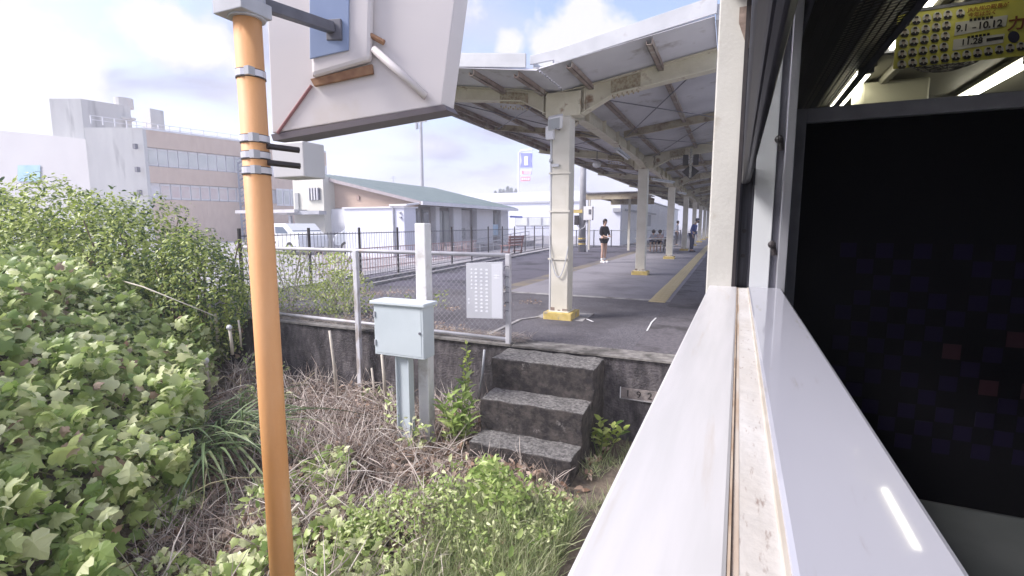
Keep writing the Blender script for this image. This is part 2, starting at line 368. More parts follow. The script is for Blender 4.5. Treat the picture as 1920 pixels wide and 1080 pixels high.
# platform
plat = MB().box(-9.3, -0.35, 5.25, 96, -2.45, PZ - .012).build('platform', oldconc, bevel=.01, kind='structure')
def sheet(name, x0, x1, y0, y1, top, m, parent=plat):
    return MB().box(x0, x1, y0, y1, PZ - .02, PZ + top).build(name, m, parent)
sheet('paving', -8.4, -0.955, 5.56, 9.42, -.004, asph)
sheet('paving', -9.28, -4.74, 9.42, 95.9, -.004, asph_dark)
sheet('paving', -4.32, -0.955, 9.60, 95.9, -.004, asph_light)
sheet('stained_strip', -4.74, -4.32, 9.60, 95.9, -.003, asph_rust)
sheet('concrete_strip', -4.74, -0.955, 9.42, 9.60, .002, conc_pale)
sheet('edge_strip', -0.95, -0.352, 5.56, 95.9, .002, edge_conc)
sheet('wall_cap', -9.28, -2.30, 5.215, 5.54, .004, conc_light)
sheet('wall_cap', -2.29, -0.37, 5.215, 5.54, .001, conc_light)
for a, b in (((-7.6,9.2),(-10.2,36)),((-8.25,9.6),(-10.9,36))):
    d = (Vector((*b,0))-Vector((*a,0)))
    MB().bar((a[0],a[1],PZ+.03), (b[0],b[1],PZ+.03), .09, .06).build('kerb', conc_pale, plat)
# drain outline around the first column
MB().bar((-2.78,5.62,PZ+.003),(-2.80,6.70,PZ+.003),.05,.02).build('joint_strip', conc_pale, plat)
MB().bar((-2.80,6.70,PZ+.003),(-2.62,7.02,PZ+.003),.05,.02).build('joint_strip', conc_pale, plat)
MB().box(-2.66,-1.92,6.98,7.62,PZ-.01,PZ+.006).build('joint_strip', conc_pale, plat)
for p, q in (((1230,596),(1222,604)),((1222,604),(1213,620)),((1100,598),(1112,603))):
    a, b = atz(*p, PZ+.004), atz(*q, PZ+.004)
    MB().bar(a, b, .02, .006).build('paint_mark', whitep, plat)
# tactile tiles
tm_ = MB().box(-.148, .148, .002, .298, -.01, .006)
for i in range(4): tm_.box(-.12 + .07*i, -.085 + .07*i, .015, .285, .005, .011)
tme = tm_.mesh('tactile_tile', tactile_m)
y = 9.3
for i in range(240):
    o = bpy.data.objects.new('tactile_tile', tme); COL.objects.link(o); o.parent = plat; o.location = (-1.17 - .0015*i + random.uniform(-.004,.004), y, PZ + .002 + random.uniform(0,.003)); y += .301
# steps at the platform end
st = thing('concrete_steps', (-1.7, 4.7, GZ), 'three dark mossy concrete steps leading up to the platform end', 'steps')
def worn_step(x0, x1, y0, y1, z0, z1):
    bm_ = bmesh.new(); bmesh.ops.create_cube(bm_, size=1)
    for v in bm_.verts: v.co = Vector(((x0+x1)/2 + v.co.x*(x1-x0), (y0+y1)/2 + v.co.y*(y1-y0), (z0+z1)/2 + v.co.z*(z1-z0))) - st.location
    bmesh.ops.subdivide_edges(bm_, edges=bm_.edges, cuts=9, use_grid_fill=True)
    for v in bm_.verts:
        p = v.co * 7; v.co += Vector((math.sin(p.y*1.7+p.z*3), math.sin(p.x*2.1+p.z*2.3), math.sin(p.x*2.7+p.y*1.9))) * .005 + Vector([random.uniform(-.003,.003) for _ in range(3)])
    me = bpy.data.meshes.new('step'); bm_.to_mesh(me); bm_.free(); me.materials.append(stepm)
    o = bpy.data.objects.new('step', me); COL.objects.link(o); o.parent = st
    b = o.modifiers.new('bevel', 'BEVEL'); b.width = .012; b.segments = 2
def step_material():  # mossy concrete; light treads and dark risers put daylight into the colour
    m = bpy.data.materials.new('mossy lit and shaded step'); m.use_nodes = True; t = m.node_tree; L = t.links.new; b = t.nodes['Principled BSDF']
    b.inputs['Roughness'].default_value = .95
    co = t.nodes.new('ShaderNodeTexCoord'); ge = t.nodes.new('ShaderNodeNewGeometry'); sp = t.nodes.new('ShaderNodeSeparateXYZ'); L(ge.outputs['Normal'], sp.inputs[0])
    n1 = t.nodes.new('ShaderNodeTexNoise'); n1.inputs['Scale'].default_value = 34; n1.inputs['Detail'].default_value = 12; n1.inputs['Roughness'].default_value = .65
    n2 = t.nodes.new('ShaderNodeTexNoise'); n2.inputs['Scale'].default_value = 9; n2.inputs['Detail'].default_value = 12; n2.inputs['Roughness'].default_value = .7
    L(co.outputs['Object'], n1.inputs[0]); L(co.outputs['Object'], n2.inputs[0])
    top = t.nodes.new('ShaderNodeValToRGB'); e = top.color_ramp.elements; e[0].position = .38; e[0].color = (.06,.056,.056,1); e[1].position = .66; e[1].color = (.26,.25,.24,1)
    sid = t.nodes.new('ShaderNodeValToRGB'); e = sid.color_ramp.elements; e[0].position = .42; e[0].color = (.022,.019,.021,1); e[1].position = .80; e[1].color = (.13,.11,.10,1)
    L(n1.outputs[0], top.inputs[0]); L(n2.outputs[0], sid.inputs[0])
    n3 = t.nodes.new('ShaderNodeTexNoise'); n3.inputs['Scale'].default_value = 5.5; n3.inputs['Detail'].default_value = 12; n3.inputs['Roughness'].default_value = .75; L(co.outputs['Object'], n3.inputs[0])
    r3 = t.nodes.new('ShaderNodeMapRange'); r3.inputs[1].default_value = .60; r3.inputs[2].default_value = .72; L(n3.outputs[0], r3.inputs[0])
    mx3 = t.nodes.new('ShaderNodeMix'); mx3.data_type = 'RGBA'; mx3.inputs[7].default_value = (.30,.28,.27,1); L(r3.outputs[0], mx3.inputs[0]); L(sid.outputs[0], mx3.inputs[6])
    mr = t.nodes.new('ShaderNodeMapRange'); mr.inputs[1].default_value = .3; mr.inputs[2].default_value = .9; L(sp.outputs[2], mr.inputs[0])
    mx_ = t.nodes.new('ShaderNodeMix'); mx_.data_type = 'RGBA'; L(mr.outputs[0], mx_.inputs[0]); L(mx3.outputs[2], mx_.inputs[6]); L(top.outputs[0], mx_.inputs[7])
    L(mx_.outputs[2], b.inputs['Base Color'])
    bn = t.nodes.new('ShaderNodeBump'); bn.inputs['Strength'].default_value = .8; bn.inputs['Distance'].default_value = .02; L(n1.outputs[0], bn.inputs['Height']); L(bn.outputs[0], b.inputs['Normal'])
    return m
stepm = step_material()
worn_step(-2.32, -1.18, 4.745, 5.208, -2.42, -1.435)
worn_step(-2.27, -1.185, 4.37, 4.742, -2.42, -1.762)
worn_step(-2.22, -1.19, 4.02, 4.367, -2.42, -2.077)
# painted year on the wall
yp = MB().box(-1.00, -.56, 5.236, 5.246, -1.86, -1.745).build('year_plate', mat('year plate', (.27,.235,.225), (.14,.125,.125), 14, .9, bump=.3), plat)
for i, ch in enumerate('1921'):
    textobj(ch, .105, (-.925 + .115*i, 5.234, -1.805), (math.pi/2, 0, 0), blackm, 'numeral', yp, ext=.002)
MB().box(-1.01,-1.0,5.230,5.246,-1.865,-1.74).build('plate_edge', whitep, yp)
MB().box(-1.01,-.56,5.228,5.246,-1.87,-1.86).build('plate_edge', conc_pale, yp)

# forecourt beyond the platform on the left
MB().box(-320, -9.32, 6.2, 420, -2.5, -1.47).build('forecourt', mat('forecourt concrete', (.34,.33,.35), (.44,.42,.44), 1.5, .9, c3=(.25,.24,.25)), kind='structure')
MB().box(-9.29, -3.0, 96.1, 300, -2.5, -1.55).build('yard', mat('yard gravel', (.25,.24,.23), (.35,.33,.32), 8, .9), kind='structure')

# ================================================================== CANOPY
CX = -2.30; Y0 = 7.15; BAY = 7.3; NB = 9
can = thing('platform_canopy', (CX, Y0, PZ), 'long butterfly-roofed platform canopy on cream steel columns', 'canopy')
def web(yc, th=.02):
    lo = [(-2.02,1.575),(-1.60,1.79),(-.27,1.975)]; hi = [(-.27,2.215),(-1.62,1.995),(-2.15,1.915)]
    lo2 = [(-2.30,1.50)]; hiL = [(-2.48,1.885),(-2.95,1.995),(-4.14,2.165),(-5.42,2.335)]; loL = [(-5.42,2.17),(-4.14,1.965),(-2.95,1.835),(-2.56,1.62)]
    return [(x, yc, z) for x, z in lo + hi + hiL + loL]
bm_main = MB(); pw = web(Y0); bm_main.prism([Vector(p) + Vector((0,-.01,0)) for p in pw], (0,.02,0))
edges_hi = [(-.27,2.215),(-1.62,1.995),(-2.15,1.915),(-2.48,1.885),(-2.95,1.995),(-4.14,2.165),(-5.42,2.335)]
edges_lo = [(-.27,1.975),(-1.60,1.79),(-2.02,1.575)]; edges_loL = [(-5.42,2.17),(-4.14,1.965),(-2.95,1.835),(-2.56,1.62)]
for E in (edges_hi, edges_lo, edges_loL):
    for a, b in zip(E[:-1], E[1:]): bm_main.bar((a[0],Y0,a[1]), (b[0],Y0,b[1]), .17, .014)
for sx, sz in ((-1.98,1.78),(-2.60,1.78)): bm_main.box(sx-.007, sx+.007, Y0-.08, Y0+.08, sz-.17, sz+.13)
m_beam = bm_main.mesh('roof_beam', cream_beam, (CX, Y0, PZ))
spm = mat('rusty splice', (.42,.37,.26), (.30,.23,.15), 30, .8, bump=.4, lo=.45, hi=.6)
m_splices = []
for x0, x1, z, sl in ((-1.62,-1.22,1.905,.15),(-3.32,-2.86,1.93,-.15)):
    pl_ = MB().prism([(x0,Y0-.022,z-.085),(x1,Y0-.022,z-.085+sl*(x1-x0)),(x1,Y0-.022,z+.085+sl*(x1-x0)),(x0,Y0-.022,z+.085)], (0,.012,0)).mesh('splice_plate', spm, (CX,Y0,PZ))
    bo = MB()
    for i in range(6):
        bx = x0 + .035 + i*(x1-x0-.07)/5
        for j in range(3):
            bz = z - .058 + j*.058 + sl*(bx-x0); bo.tube([(bx,Y0-.022,bz),(bx,Y0-.040,bz)], .013, 6)
        for dz, t in ((.125, 1),(-.125, -1)):
            for dy in (-.05,.05): bo.tube([(bx,Y0+dy,z+sl*(bx-x0)+dz),(bx,Y0+dy,z+sl*(bx-x0)+dz+t*.028)], .012, 6)
    m_splices.append((pl_, bo.mesh('bolts', spm, (CX,Y0,PZ))))
m_col = MB().box(CX-.13, CX+.13, Y0-.13, Y0+.13, PZ+.11, 1.53).box(CX-.16,CX+.16,Y0-.16,Y0+.16,PZ+.10,PZ+.118).box(CX-.135,CX+.135,Y0-.135,Y0+.135,1.53,1.55).mesh('column', cream, (CX,Y0,PZ))
m_base = MB().box(CX-.22, CX+.22, Y0-.22, Y0+.22, PZ-.02, PZ+.105).mesh('column_base', yellowp, (CX,Y0,PZ))
m_head = MB().box(CX-.25,CX+.27,Y0-.10,Y0+.10,1.55,1.885).mesh('column_head', cream_beam, (CX,Y0,PZ))
m_rust = MB().box(CX-.135,CX-.07,Y0-.1335,Y0-.12,PZ+.12,PZ+.17).box(CX+.05,CX+.1345,Y0-.1335,Y0-.12,PZ+.12,PZ+.155).box(CX-.02,CX+.02,Y0-.133,Y0-.12,PZ+.12,PZ+.14).mesh('rust_patch', rustbrown, (CX,Y0,PZ))
sec = MB()
for E in ([(-.27,2.13),(-2.15,1.89)], [(-2.48,1.885),(-5.42,2.31)]):
    a, b = E; sec.bar((a[0],Y0,a[1]),(b[0],Y0,b[1]), .02, .13)
    for dz in (.065,-.065): sec.bar((a[0],Y0,a[1]+dz),(b[0],Y0,b[1]+dz), .09, .01)
m_sec = sec.mesh('intermediate_beam', rust_cream := mat('grimy cream beam', (.36,.30,.21), (.46,.41,.31), 6, .7, bump=.3, c3=(.17,.11,.07), c3scale=3, c3lo=.5, c3hi=.64), (CX, Y0, PZ))
def lnk(me, name, y, parent=can, bev=0, x=0, z=0):
    o = bpy.data.objects.new(name, me); COL.objects.link(o); o.parent = parent; o.location = (x, y, z)
    if bev: b = o.modifiers.new('bevel', 'BEVEL'); b.width = bev; b.segments = 2; b.limit_method = 'ANGLE'
    return o
for k in range(NB):
    dy = k*BAY; c = lnk(m_col, 'column', dy, bev=.012); lnk(m_base, 'column_base', dy, bev=.01); lnk(m_head, 'column_head', dy, bev=.006)
    lnk(m_rust, 'rust_patch', 0, c); b = lnk(m_beam, 'roof_beam', dy); [(lnk(q1, 'splice_plate', 0, b), tag(lnk(q2, 'bolts', 0, b), kind='stuff')) for q1, q2 in m_splices]
    if k < NB - 1: lnk(m_sec, 'intermediate_beam', dy + BAY/2)
YE = Y0 + BAY*(NB-1) + 1.2; YF = 6.05
zr = lambda x: (2.215 + (x + .27) * .148) if x > CX else (1.93 + (-2.5 - x) * .148)
g = MB()    # valley girder
for k in range(NB - 1):
    ya, yb = Y0 + k*BAY + .12, Y0 + (k+1)*BAY - .12
    g.prism([(CX-.01,ya,1.56),(CX-.01,ya+.9,1.68),(CX-.01,yb-.9,1.68),(CX-.01,yb,1.56),(CX-.01,yb,1.98),(CX-.01,ya,1.98)], (.02,0,0))
    g.box(CX-.09,CX+.09,ya,yb,1.98,1.994); g.bar((CX,ya+.9,1.672),(CX,yb-.9,1.672),.18,.014)
    g.bar((CX,ya,1.555),(CX,ya+.9,1.672),.18,.014); g.bar((CX,yb,1.555),(CX,yb-.9,1.672),.18,.014)
    for yy in np.arange(ya+1, yb-.5, 1.2): g.box(CX-.08,CX+.08,yy-.006,yy+.006,1.68,1.98)
g.build('valley_girder', cream_beam, can)
MB().box(-2.44,-2.16,YF+.2,YE,2.0,2.015).box(-2.44,-2.43,YF+.2,YE,2.015,2.10).box(-2.17,-2.16,YF+.2,YE,2.015,2.10).build('valley_gutter', galv, can)
for px_ in (-.955,-1.90,-2.60,-3.25,-4.2,-5.0):
    z = zr(px_) ; MB().box(px_-.035,px_+.035,YF+.03,YE,z-.075,z-.068).box(px_+.028,px_+.035,YF+.03,YE,z-.075,z).box(px_-.035,px_-.028,YF+.03,YE,z-.075,z-.03).build('purlin', rustbrown, can)
def roof(xa, xb):     # corrugated sheet, waves run down the slope
    n = int((YE-YF)/.0475); vs = []; za, zb = zr(xa), zr(xb)
    for i in range(n+1):
        yy = YF + i*.0475; dz = .016 if (i//1) % 2 else -.016
        vs += [(xa,yy,za+dz+.02),(xb,yy,zb+dz+.02)]
    return MB().add(vs, [(2*i,2*i+1,2*i+3,2*i+2) for i in range(n)])
for xa, xb in ((-2.29,-.27),(-5.5,-2.31)):
    o = roof(xa, xb).build('roof_sheet', roofgrey, can); s = o.modifiers.new('thick','SOLIDIFY'); s.thickness = .004
def fascia(x0, x1, z0, z1, h0, h1, Y=YF):
    return MB().prism([(x0,Y,z0),(x1,Y,z1),(x1,Y,z1+h1),(x0,Y,z0+h0)], (0,.03,0)).build('end_fascia', galv, can, bevel=.004)
fascia(-2.08,-.25,1.955,2.255,.165,.185); fascia(-5.52,-2.46,2.36,1.965,.19,.17)
fascia(-2.45,-2.09,2.03,2.05,.11,.12, YF+.12)
MB().box(-5.56,-5.50,YF,YE,2.30,2.42).build('eave_trim', mat('eave trim', (.25,.23,.22), (.36,.33,.31), 5, .7), can)
MB().box(-5.20,-5.16,YF,YE,2.20,2.34).build('eave_board', rustbrown, can)
MB().box(-.26,-.22,YF+.04,YE,2.20,2.36).build('eave_trim', galv, can)
br = MB()
for k in range(NB*2-2):
    ya = Y0 + k*BAY/2; yb = ya + BAY/2
    for xa, xb in ((-2.1,-.4),(-5.1,-2.6)):
        br.tube([(xa,ya,zr(xa)-.10),(xb,yb,zr(xb)-.10)], .009, 5); br.tube([(xb,ya,zr(xb)-.10),(xa,yb,zr(xa)-.10)], .009, 5)
br.build('cross_brace', darkgrey, can)
# knee braces column to girder
kb = MB()
for k in range(NB): kb.bar((CX+.02,Y0+k*BAY+.13,1.38),(CX+.02,Y0+k*BAY+.62,1.60),.05,.05)
kb.build('knee_brace', rust_cream, can)
# conduit and hose on the first column
MB().tube([(CX-.155,Y0-.10,PZ+.12),(CX-.155,Y0-.10,1.30)], .018, 8).build('conduit', galv, can)
for z in (-.5,.2,.75): MB().box(CX-.18,CX+.15,Y0-.145,Y0-.134,z-.012,z+.012).build('strap', cream, can)
pts = [(CX-.16,Y0-.12,-.15)] + [(CX-.16+.30*t, Y0-.16, -.15 - .62*math.sin(math.pi*(.04+.90*t))**.8) for t in np.linspace(.05,1,12)]
MB().tube(pts, .009, 6).build('hanging_cable', galv, can)
MB().sphere((CX-.15,Y0-.14,.93),.03,8,5).box(CX-.13,CX-.02,Y0-.16,Y0-.134,.84,.88).build('cable_clamp', galv, can)

# lamps, a speaker and signs hung from the canopy
fl = thing('floodlight', (CX-.08,Y0-.2,1.40), 'white floodlight with a small box clamped to the top of the nearest column', 'floodlight')
MB().obox((CX-.04,Y0-.27,1.44),(.10,.02,.015),(-.02,.055,-.075),(-.005,.03,.022)).build('lamp_housing', whitep, fl, bevel=.01)
MB().obox((CX-.05,Y0-.30,1.415),(.078,.016,.012),(-.015,.045,-.062),(-.001,.006,.004)).build('lamp_glass', mat('lamp glass', (.42,.44,.47), None, rough=.2), fl)
MB().box(CX-.20,CX-.09,Y0-.24,Y0-.14,1.22,1.40).build('junction_box', whitep, fl, bevel=.006)
MB().tube([(CX-.02,Y0-.13,1.36),(CX-.04,Y0-.26,1.36)], .012, 6).build('bracket', darkgrey, fl)
def tubelight(x, y, z, ang, label):
    t = thing('fluorescent_light', (x,y,z), label, 'platform light', 'lights under the canopy girder')
    d = Vector((math.sin(ang), math.cos(ang), -.02)).normalized()
    c = Vector((x,y,z))
    MB().bar(c - d*.62, c + d*.62, .09, .045).build('lamp_casing', greysteel, t)
    MB().tube([c - d*.58 + Vector((0,0,-.045)), c + d*.58 + Vector((0,0,-.045))], .016, 8).build('lamp_tube', whitep, t)
    MB().bar(c + Vector((0,0,.02)), c + Vector((-.10,0,.22)), .02, .02).build('hanger', rustbrown, t)
tubelight(-2.15, 10.7, 1.49, 0, 'fluorescent light hung under the girder just past the nearest column')
tubelight(-2.05, 16.8, 1.42, .45, 'fluorescent light hung aslant under the girder past the second column')
tubelight(-2.1, 24.0, 1.45, .2, 'fluorescent light under the girder past the third column')
spk = thing('ceiling_fixture', (-3.6,14.3,1.72), 'round white speaker hanging below the left canopy beam', 'lamp')  # this dome is a loudspeaker and gives no light
MB().sphere((-3.6,14.3,1.72), .13, 12, 8, (1,1,.7)).build('speaker_dome', whitep, spk, smooth=True)
MB().tube([(-3.6,14.3,1.80),(-3.6,14.3,2.14)], .012, 6).build('hanger', darkgrey, spk)
hs = thing('stop_marker', (-1.06,14.3,1.2), 'black stopping-position marker of two squares and a diamond hanging on a chain bar', 'hanging sign')
MB().box(-1.09,-1.03,14.28,14.31,1.26,2.02).build('hanger_bar', mat('perforated bar', (.6,.58,.5), (.2,.19,.18), 60, .6, lo=.49, hi=.51), hs)
MB().box(-1.26,-1.12,14.29,14.30,1.58,1.86).build('square_plate', blackm, hs); MB().box(-1.00,-.86,14.29,14.30,1.58,1.86).build('square_plate', blackm, hs)
MB().prism([(-1.06,14.312,1.22),(-.84,14.312,1.42),(-1.06,14.312,1.60),(-1.28,14.312,1.42)], (0,.01,0)).build('diamond_plate', blackm, hs)

# ================================================================== PLATFORM END FENCE AND CABINET
pf = thing('pipe_fence', (-4.2,5.3,PZ), 'low galvanised pipe fence with wire mesh across the platform end', 'fence')
pipe = mat('fence pipe', (.56,.56,.60), (.44,.43,.46), 6, .5, c3=(.38,.30,.24), c3scale=4, c3lo=.58, c3hi=.7)
MB().tube([(-6.9,5.40,-.34),(-2.36,5.28,-.35)], .026, 8).build('top_rail', pipe, pf, smooth=True)
MB().tube([(-6.9,5.40,PZ+.07),(-2.36,5.28,PZ+.05)], .022, 8).build('bottom_rail', pipe, pf, smooth=True)
MB().box(-2.385,-2.325,5.25,5.31,PZ-.02,-.33).build('post', pipe, pf, bevel=.01)
MB().box(-4.52,-4.455,5.11,5.165,-2.42,-.33).build('post', mat('peeling post', (.62,.62,.66), (.40,.36,.34), 14, .7, stretch=(1,1,.3), lo=.45, hi=.6), pf, bevel=.008)
MB().tube([(-6.6,5.39,PZ),(-6.6,5.39,-.34)], .024, 8).build('post', pipe, pf, smooth=True)
ms_ = MB()
zb_, zt2 = PZ + .09, -.37
for i in range(92):
    for s in (1, -1):
        x0 = -7.9 + i*.0725 if s == 1 else -6.9 + i*.0725
        xa, za, xb, zb = x0, zb_, x0 + s*(zt2-zb_), zt2
        lo, hi = -6.88, -2.40; t0, t1 = 0.0, 1.0
        for lim, sg in ((lo, 1), (hi, -1)):
            fa, fb = sg*(xa-lim), sg*(xb-lim)
            if fa < 0 and fb < 0: t0 = 2; break
            if fa < 0: t0 = max(t0, fa/(fa-fb))
            if fb < 0: t1 = min(t1, fa/(fa-fb))
        if t0 >= t1: continue
        p_, q_ = (xa+(xb-xa)*t0, za+(zb-za)*t0), (xa+(xb-xa)*t1, za+(zb-za)*t1); yy = 5.33 + .003*s
        ms_.add([(p_[0],yy,p_[1]),(q_[0],yy,q_[1]),(q_[0],yy,q_[1]+.0022),(p_[0],yy,p_[1]+.0022)], [(0,1,2,3)])
ms_.build('wire_mesh', pipe, pf, kind='stuff')
nb_ = thing('notice_board', (-2.62,5.2,-1.1), 'faded white notice board hung on the right end of the pipe fence', 'notice board')
MB().prism([(-2.87,5.19,-1.115),(-2.385,5.19,-1.09),(-2.385,5.19,-.42),(-2.87,5.19,-.45)], (0,.012,0)).build('board', mat('notice board faded', (.44,.45,.50), (.50,.51,.55), 3, .6), nb_, bevel=.003)
MB().prism([(-2.53,5.189,-1.085),(-2.395,5.189,-1.08),(-2.395,5.189,-.44),(-2.53,5.189,-.45)], (0,.0008,0)).build('pasted_strip', mat('pasted strip', (.58,.59,.65)), nb_)
class MB2(MB):
    def box(s, a, b, c, d, e, f): return MB.box(s, a, b, c - .00008*(len(s.v)//8 % 7), d, e, f)
mk = MB2()
for ci, (cx_, n0, n1) in enumerate(((-2.59,0,12),(-2.66,0,12),(-2.73,0,12),(-2.79,0,6),(-2.83,8,10))):
    for j in range(n0, n1):
        z = -.50 - j*.045; wq = .036 if ci < 3 else .024
        mk.box(cx_-wq/2-.006, cx_+wq/2-.006, 5.1885, 5.1902, z-.029, z-.022+random.uniform(0,.004)); mk.box(cx_-wq/2, cx_+wq/2-.008, 5.1885, 5.1902, z-.017, z-.010)
        mk.box(cx_-.006+random.uniform(-.01,.01), cx_+random.uniform(0,.004), 5.1885, 5.1902, z-.03, z-.008)
for j in range(2): mk.box(-2.50,-2.43,5.1875,5.1882,-.585-j*.03,-.575-j*.03); mk.box(-2.475,-2.465,5.1875,5.1882,-.62,-.57)
mk.build('faded_lettering', mat('faded lettering', (.76,.77,.83)), nb_, kind='stuff')
tw = MB()
for z in (-.50,-.62,-.74,-.80,-.92,-1.02): tw.tube([(-2.39,5.24,z),(-2.36,5.22,z+.03),(-2.33,5.24,z+.02)], .005, 5)
tw.build('wire_ties', darkgrey, nb_)

cab = thing('equipment_cabinet', (-3.0,4.2,GZ), 'pale blue-grey metal cabinet with overhanging lid on a post beside the steps', 'cabinet')
MB().box(-3.37,-2.76,4.10,4.30,-1.35,-.80).build('cabinet_body', box_white, cab, bevel=.008)
MB().prism([(-3.40,4.07,-.812),(-2.73,4.07,-.812),(-2.73,4.07,-.775),(-3.40,4.07,-.775)],(0,.26,0)).build('lid', box_lid, cab, bevel=.008)
MB().box(-3.14,-2.99,4.17,4.19,-2.45,-1.35).box(-3.145,-3.135,4.14,4.23,-2.45,-1.35).box(-2.99,-2.98,4.14,4.23,-2.45,-1.35).build('mounting_channel', box_white, cab)
for z in (-.92,-1.22): MB().box(-3.365,-3.345,4.085,4.102,z-.03,z+.03).build('hinge', greysteel, cab)
MB().tube([(-2.80,4.10,-1.08),(-2.80,4.088,-1.08)], .014, 10).build('lock', darkgrey, cab)
MB().box(-3.345,-2.785,4.0965,4.1,-1.325,-.83).build('door_panel', box_white, cab, bevel=.003)
tp = thing('square_post', (-2.93,4.36,GZ), 'plain white square post rising behind the pale blue cabinet', 'post')
MB().box(-2.99,-2.86,4.32,4.44,-2.5,.02).build('post_shaft', mat('post white', (.66,.66,.68), (.74,.74,.75), 5, .6, c3=(.45,.42,.4), c3scale=3), tp, bevel=.01)

# brown stakes, grey pipe, cut bamboo
def stake(name, p, q, r, m, label, cat, group=None):
    mb = MB().tube([p, ((p[0]+q[0])/2+.01,(p[1]+q[1])/2,(p[2]+q[2])/2), q], [r, r*.95, r*.85], 8)
    o = mb.build(name, m, smooth=True, center=True); tag(o, label, cat, group); return o
stake('grey_pipe', (-2.68,5.12,-2.1), (-2.585,5.10,-1.46), .017, greysteel, 'thin grey pipe leaning on the wall left of the steps', 'pipe')
for i, (a, b, z0, r, lb) in enumerate((((632,745),(618,620),4.6,.018,'thin brown stake leaning against the wall left of the cabinet'),
                              ((722,750),(716,665),4.7,.02,'brown cane standing close behind the left edge of the cabinet post'),
                              ((703,760),(697,690),4.9,.016,'brown cane beside the peeling fence post'))):
    stake('stake', tuple(at(*a,z0)), tuple(at(*b,z0)), r, bamboo, lb, 'stake', 'canes in the dry weeds')
for (a, b, z0, r, lb) in (((408,640),(404,588),4.6,.022,'cut bamboo stub, rightmost of the pale pair near the hedge foot'),
                       ((398,630),(393,589),4.7,.018,'cut bamboo stub, left one of the pale pair near the hedge foot'),
                       ((436,665),(430,614),4.5,.022,'bamboo stub with a white cap among the dry stems'),
                       ((452,650),(447,600),4.7,.015,'slender grey bamboo stub nearest the orange pole'),
                       ((392,745),(385,676),4.0,.026,'thick pale bamboo stub with a white knob in front of the others')):
    s = stake('bamboo_stub', tuple(at(*a,z0)), tuple(at(*b,z0)), r, bamboo, lb, 'bamboo stub', 'cut bamboo stubs')
    if 'white' in lb: MB().sphere(at(*b,z0-.01), r*1.7, 8, 6).build('white_cap', whitep, s)

# ================================================================== ORANGE POLE AND BOXES NEAR THE TRAIN
PY = 1.60; PX = -1.93
op = thing('orange_pole', (PX,PY,GZ), 'orange painted steel pole with banded clamps standing beside the train', 'pole')
MB().tube([(PX,PY,GZ-.1),(PX,PY,.865)], .056, 20).build('pole_shaft', orange, op, smooth=True)
band = mat('clamp band', (.60,.60,.66), None, rough=.35, metal=.3)
for z in (.645,.375,.305,.240):
    b = MB().tube([(PX,PY,z-.016),(PX,PY,z+.010)], .060, 20).build('clamp_band', band, op)
    MB().box(PX+.035,PX+.062,PY-.062,PY-.03,z-.020,z+.014).build('band_buckle', greysteel, b)
    MB().tube([(PX,PY,z-.022),(PX,PY,z-.016)], .0605, 20).build('band_edge', blackm, b)
    MB().tube([(PX,PY,z+.010),(PX,PY,z+.013)], .0595, 20).build('band_edge', blackm, b)
MB().tube([(PX,PY,.865),(PX,PY,1.0)], .075, 12).box(PX-.09,PX+.08,PY-.09,PY+.06,.872,.93).build('cap_collar', greysteel, op, bevel=.004)
MB().tube([(PX+.07,PY,.34),(PX+.13,PY+.12,.335)], .014, 6).tube([(PX+.07,PY,.27),(PX+.13,PY+.12,.265)], .014, 6).build('box_bracket', blackm, op)
jb = MB().box(-2.13,-1.92,1.86,2.0,.235,.405).build('relay_box', mat('relay box grey', (.48,.49,.52), (.52,.53,.56), 3, .5), bevel=.006, center=True)
tag(jb, 'small grey relay box clamped to the orange pole below the white housing', 'relay box')
# signal housing seen from the back: a large white box with pressed ribs
hous = mat('housing white', (.58,.545,.55), (.63,.59,.58), 1.5, .55, c3=(.50,.42,.33), c3scale=.9, c3lo=.55, c3hi=.75)
hsg = thing('signal_housing', tuple(at(680,200,2.2)), 'large white signal housing seen from behind beside the orange pole', 'signal housing')
F = [at(510,250,1.96), at(828,197,2.30), at(862,-70,2.35), at(494,-150,2.0)]
e = at(851,208,2.46) - F[1]
MB().prism(F, e).build('housing_shell', hous, hsg, bevel=.006)
nrm = (F[1]-F[0]).cross(F[3]-F[0]).normalized()
if nrm.dot(F[0]) > 0: nrm = -nrm
def onface(x, y, off=0.0):
    r = ray(x, y); q = F[0] + nrm*off; return r * (q.dot(nrm) / r.dot(nrm))
MB().prism([onface(508,252,.003), onface(832,196,.003), onface(838,206,.003), onface(512,264,.003)], e*.98 + nrm*.01).build('bottom_shade', mat('dark underside', (.13,.11,.12), None, rough=.6), hsg)  # dark strip over the bottom face, its shade put into the colour
pnl = MB().prism([onface(590,150), onface(700,118), onface(706,-120), onface(585,-120)], nrm*.05 ).build('raised_panel', hous, hsg, bevel=.02)
MB().prism([onface(582,112,.052), onface(655,95,.052), onface(657,-120,.052), onface(580,-120,.052)], nrm*.01).build('blue_panel', mat('blue grey panel', (.21,.27,.42), (.27,.33,.47), 2, .4), hsg, bevel=.004)
MB().prism([onface(584,150,.006), onface(700,122,.006), onface(702,140,.006), onface(592,164,.006)], nrm*.02).build('rusty_lip', mat('rusty lip', (.20,.10,.055), (.30,.17,.09), 20, .8), hsg, bevel=.004)
MB().tube([onface(700,92,.03), onface(798,180,.03)], .020, 10).build('handle_bar', hous, hsg, smooth=True)
MB().tube([onface(694,66,.03), onface(720,80,.03)], .014, 8).build('bar_mount', mat('rusty lip', (.2,.1,.05)), hsg)
MB().tube([onface(520,250,.006), onface(584,160,.006)], .008, 6).build('seam_rib', mat('maroon seam and shade', (.26,.12,.12)), hsg)
MB().tube([onface(702,98,.012), onface(796,186,.012)], .004, 6).build('bar_shadow_strip', mat('maroon seam and shade', (.26,.12,.12)), hsg)  # thin maroon tube standing in for the bar's shade on the face
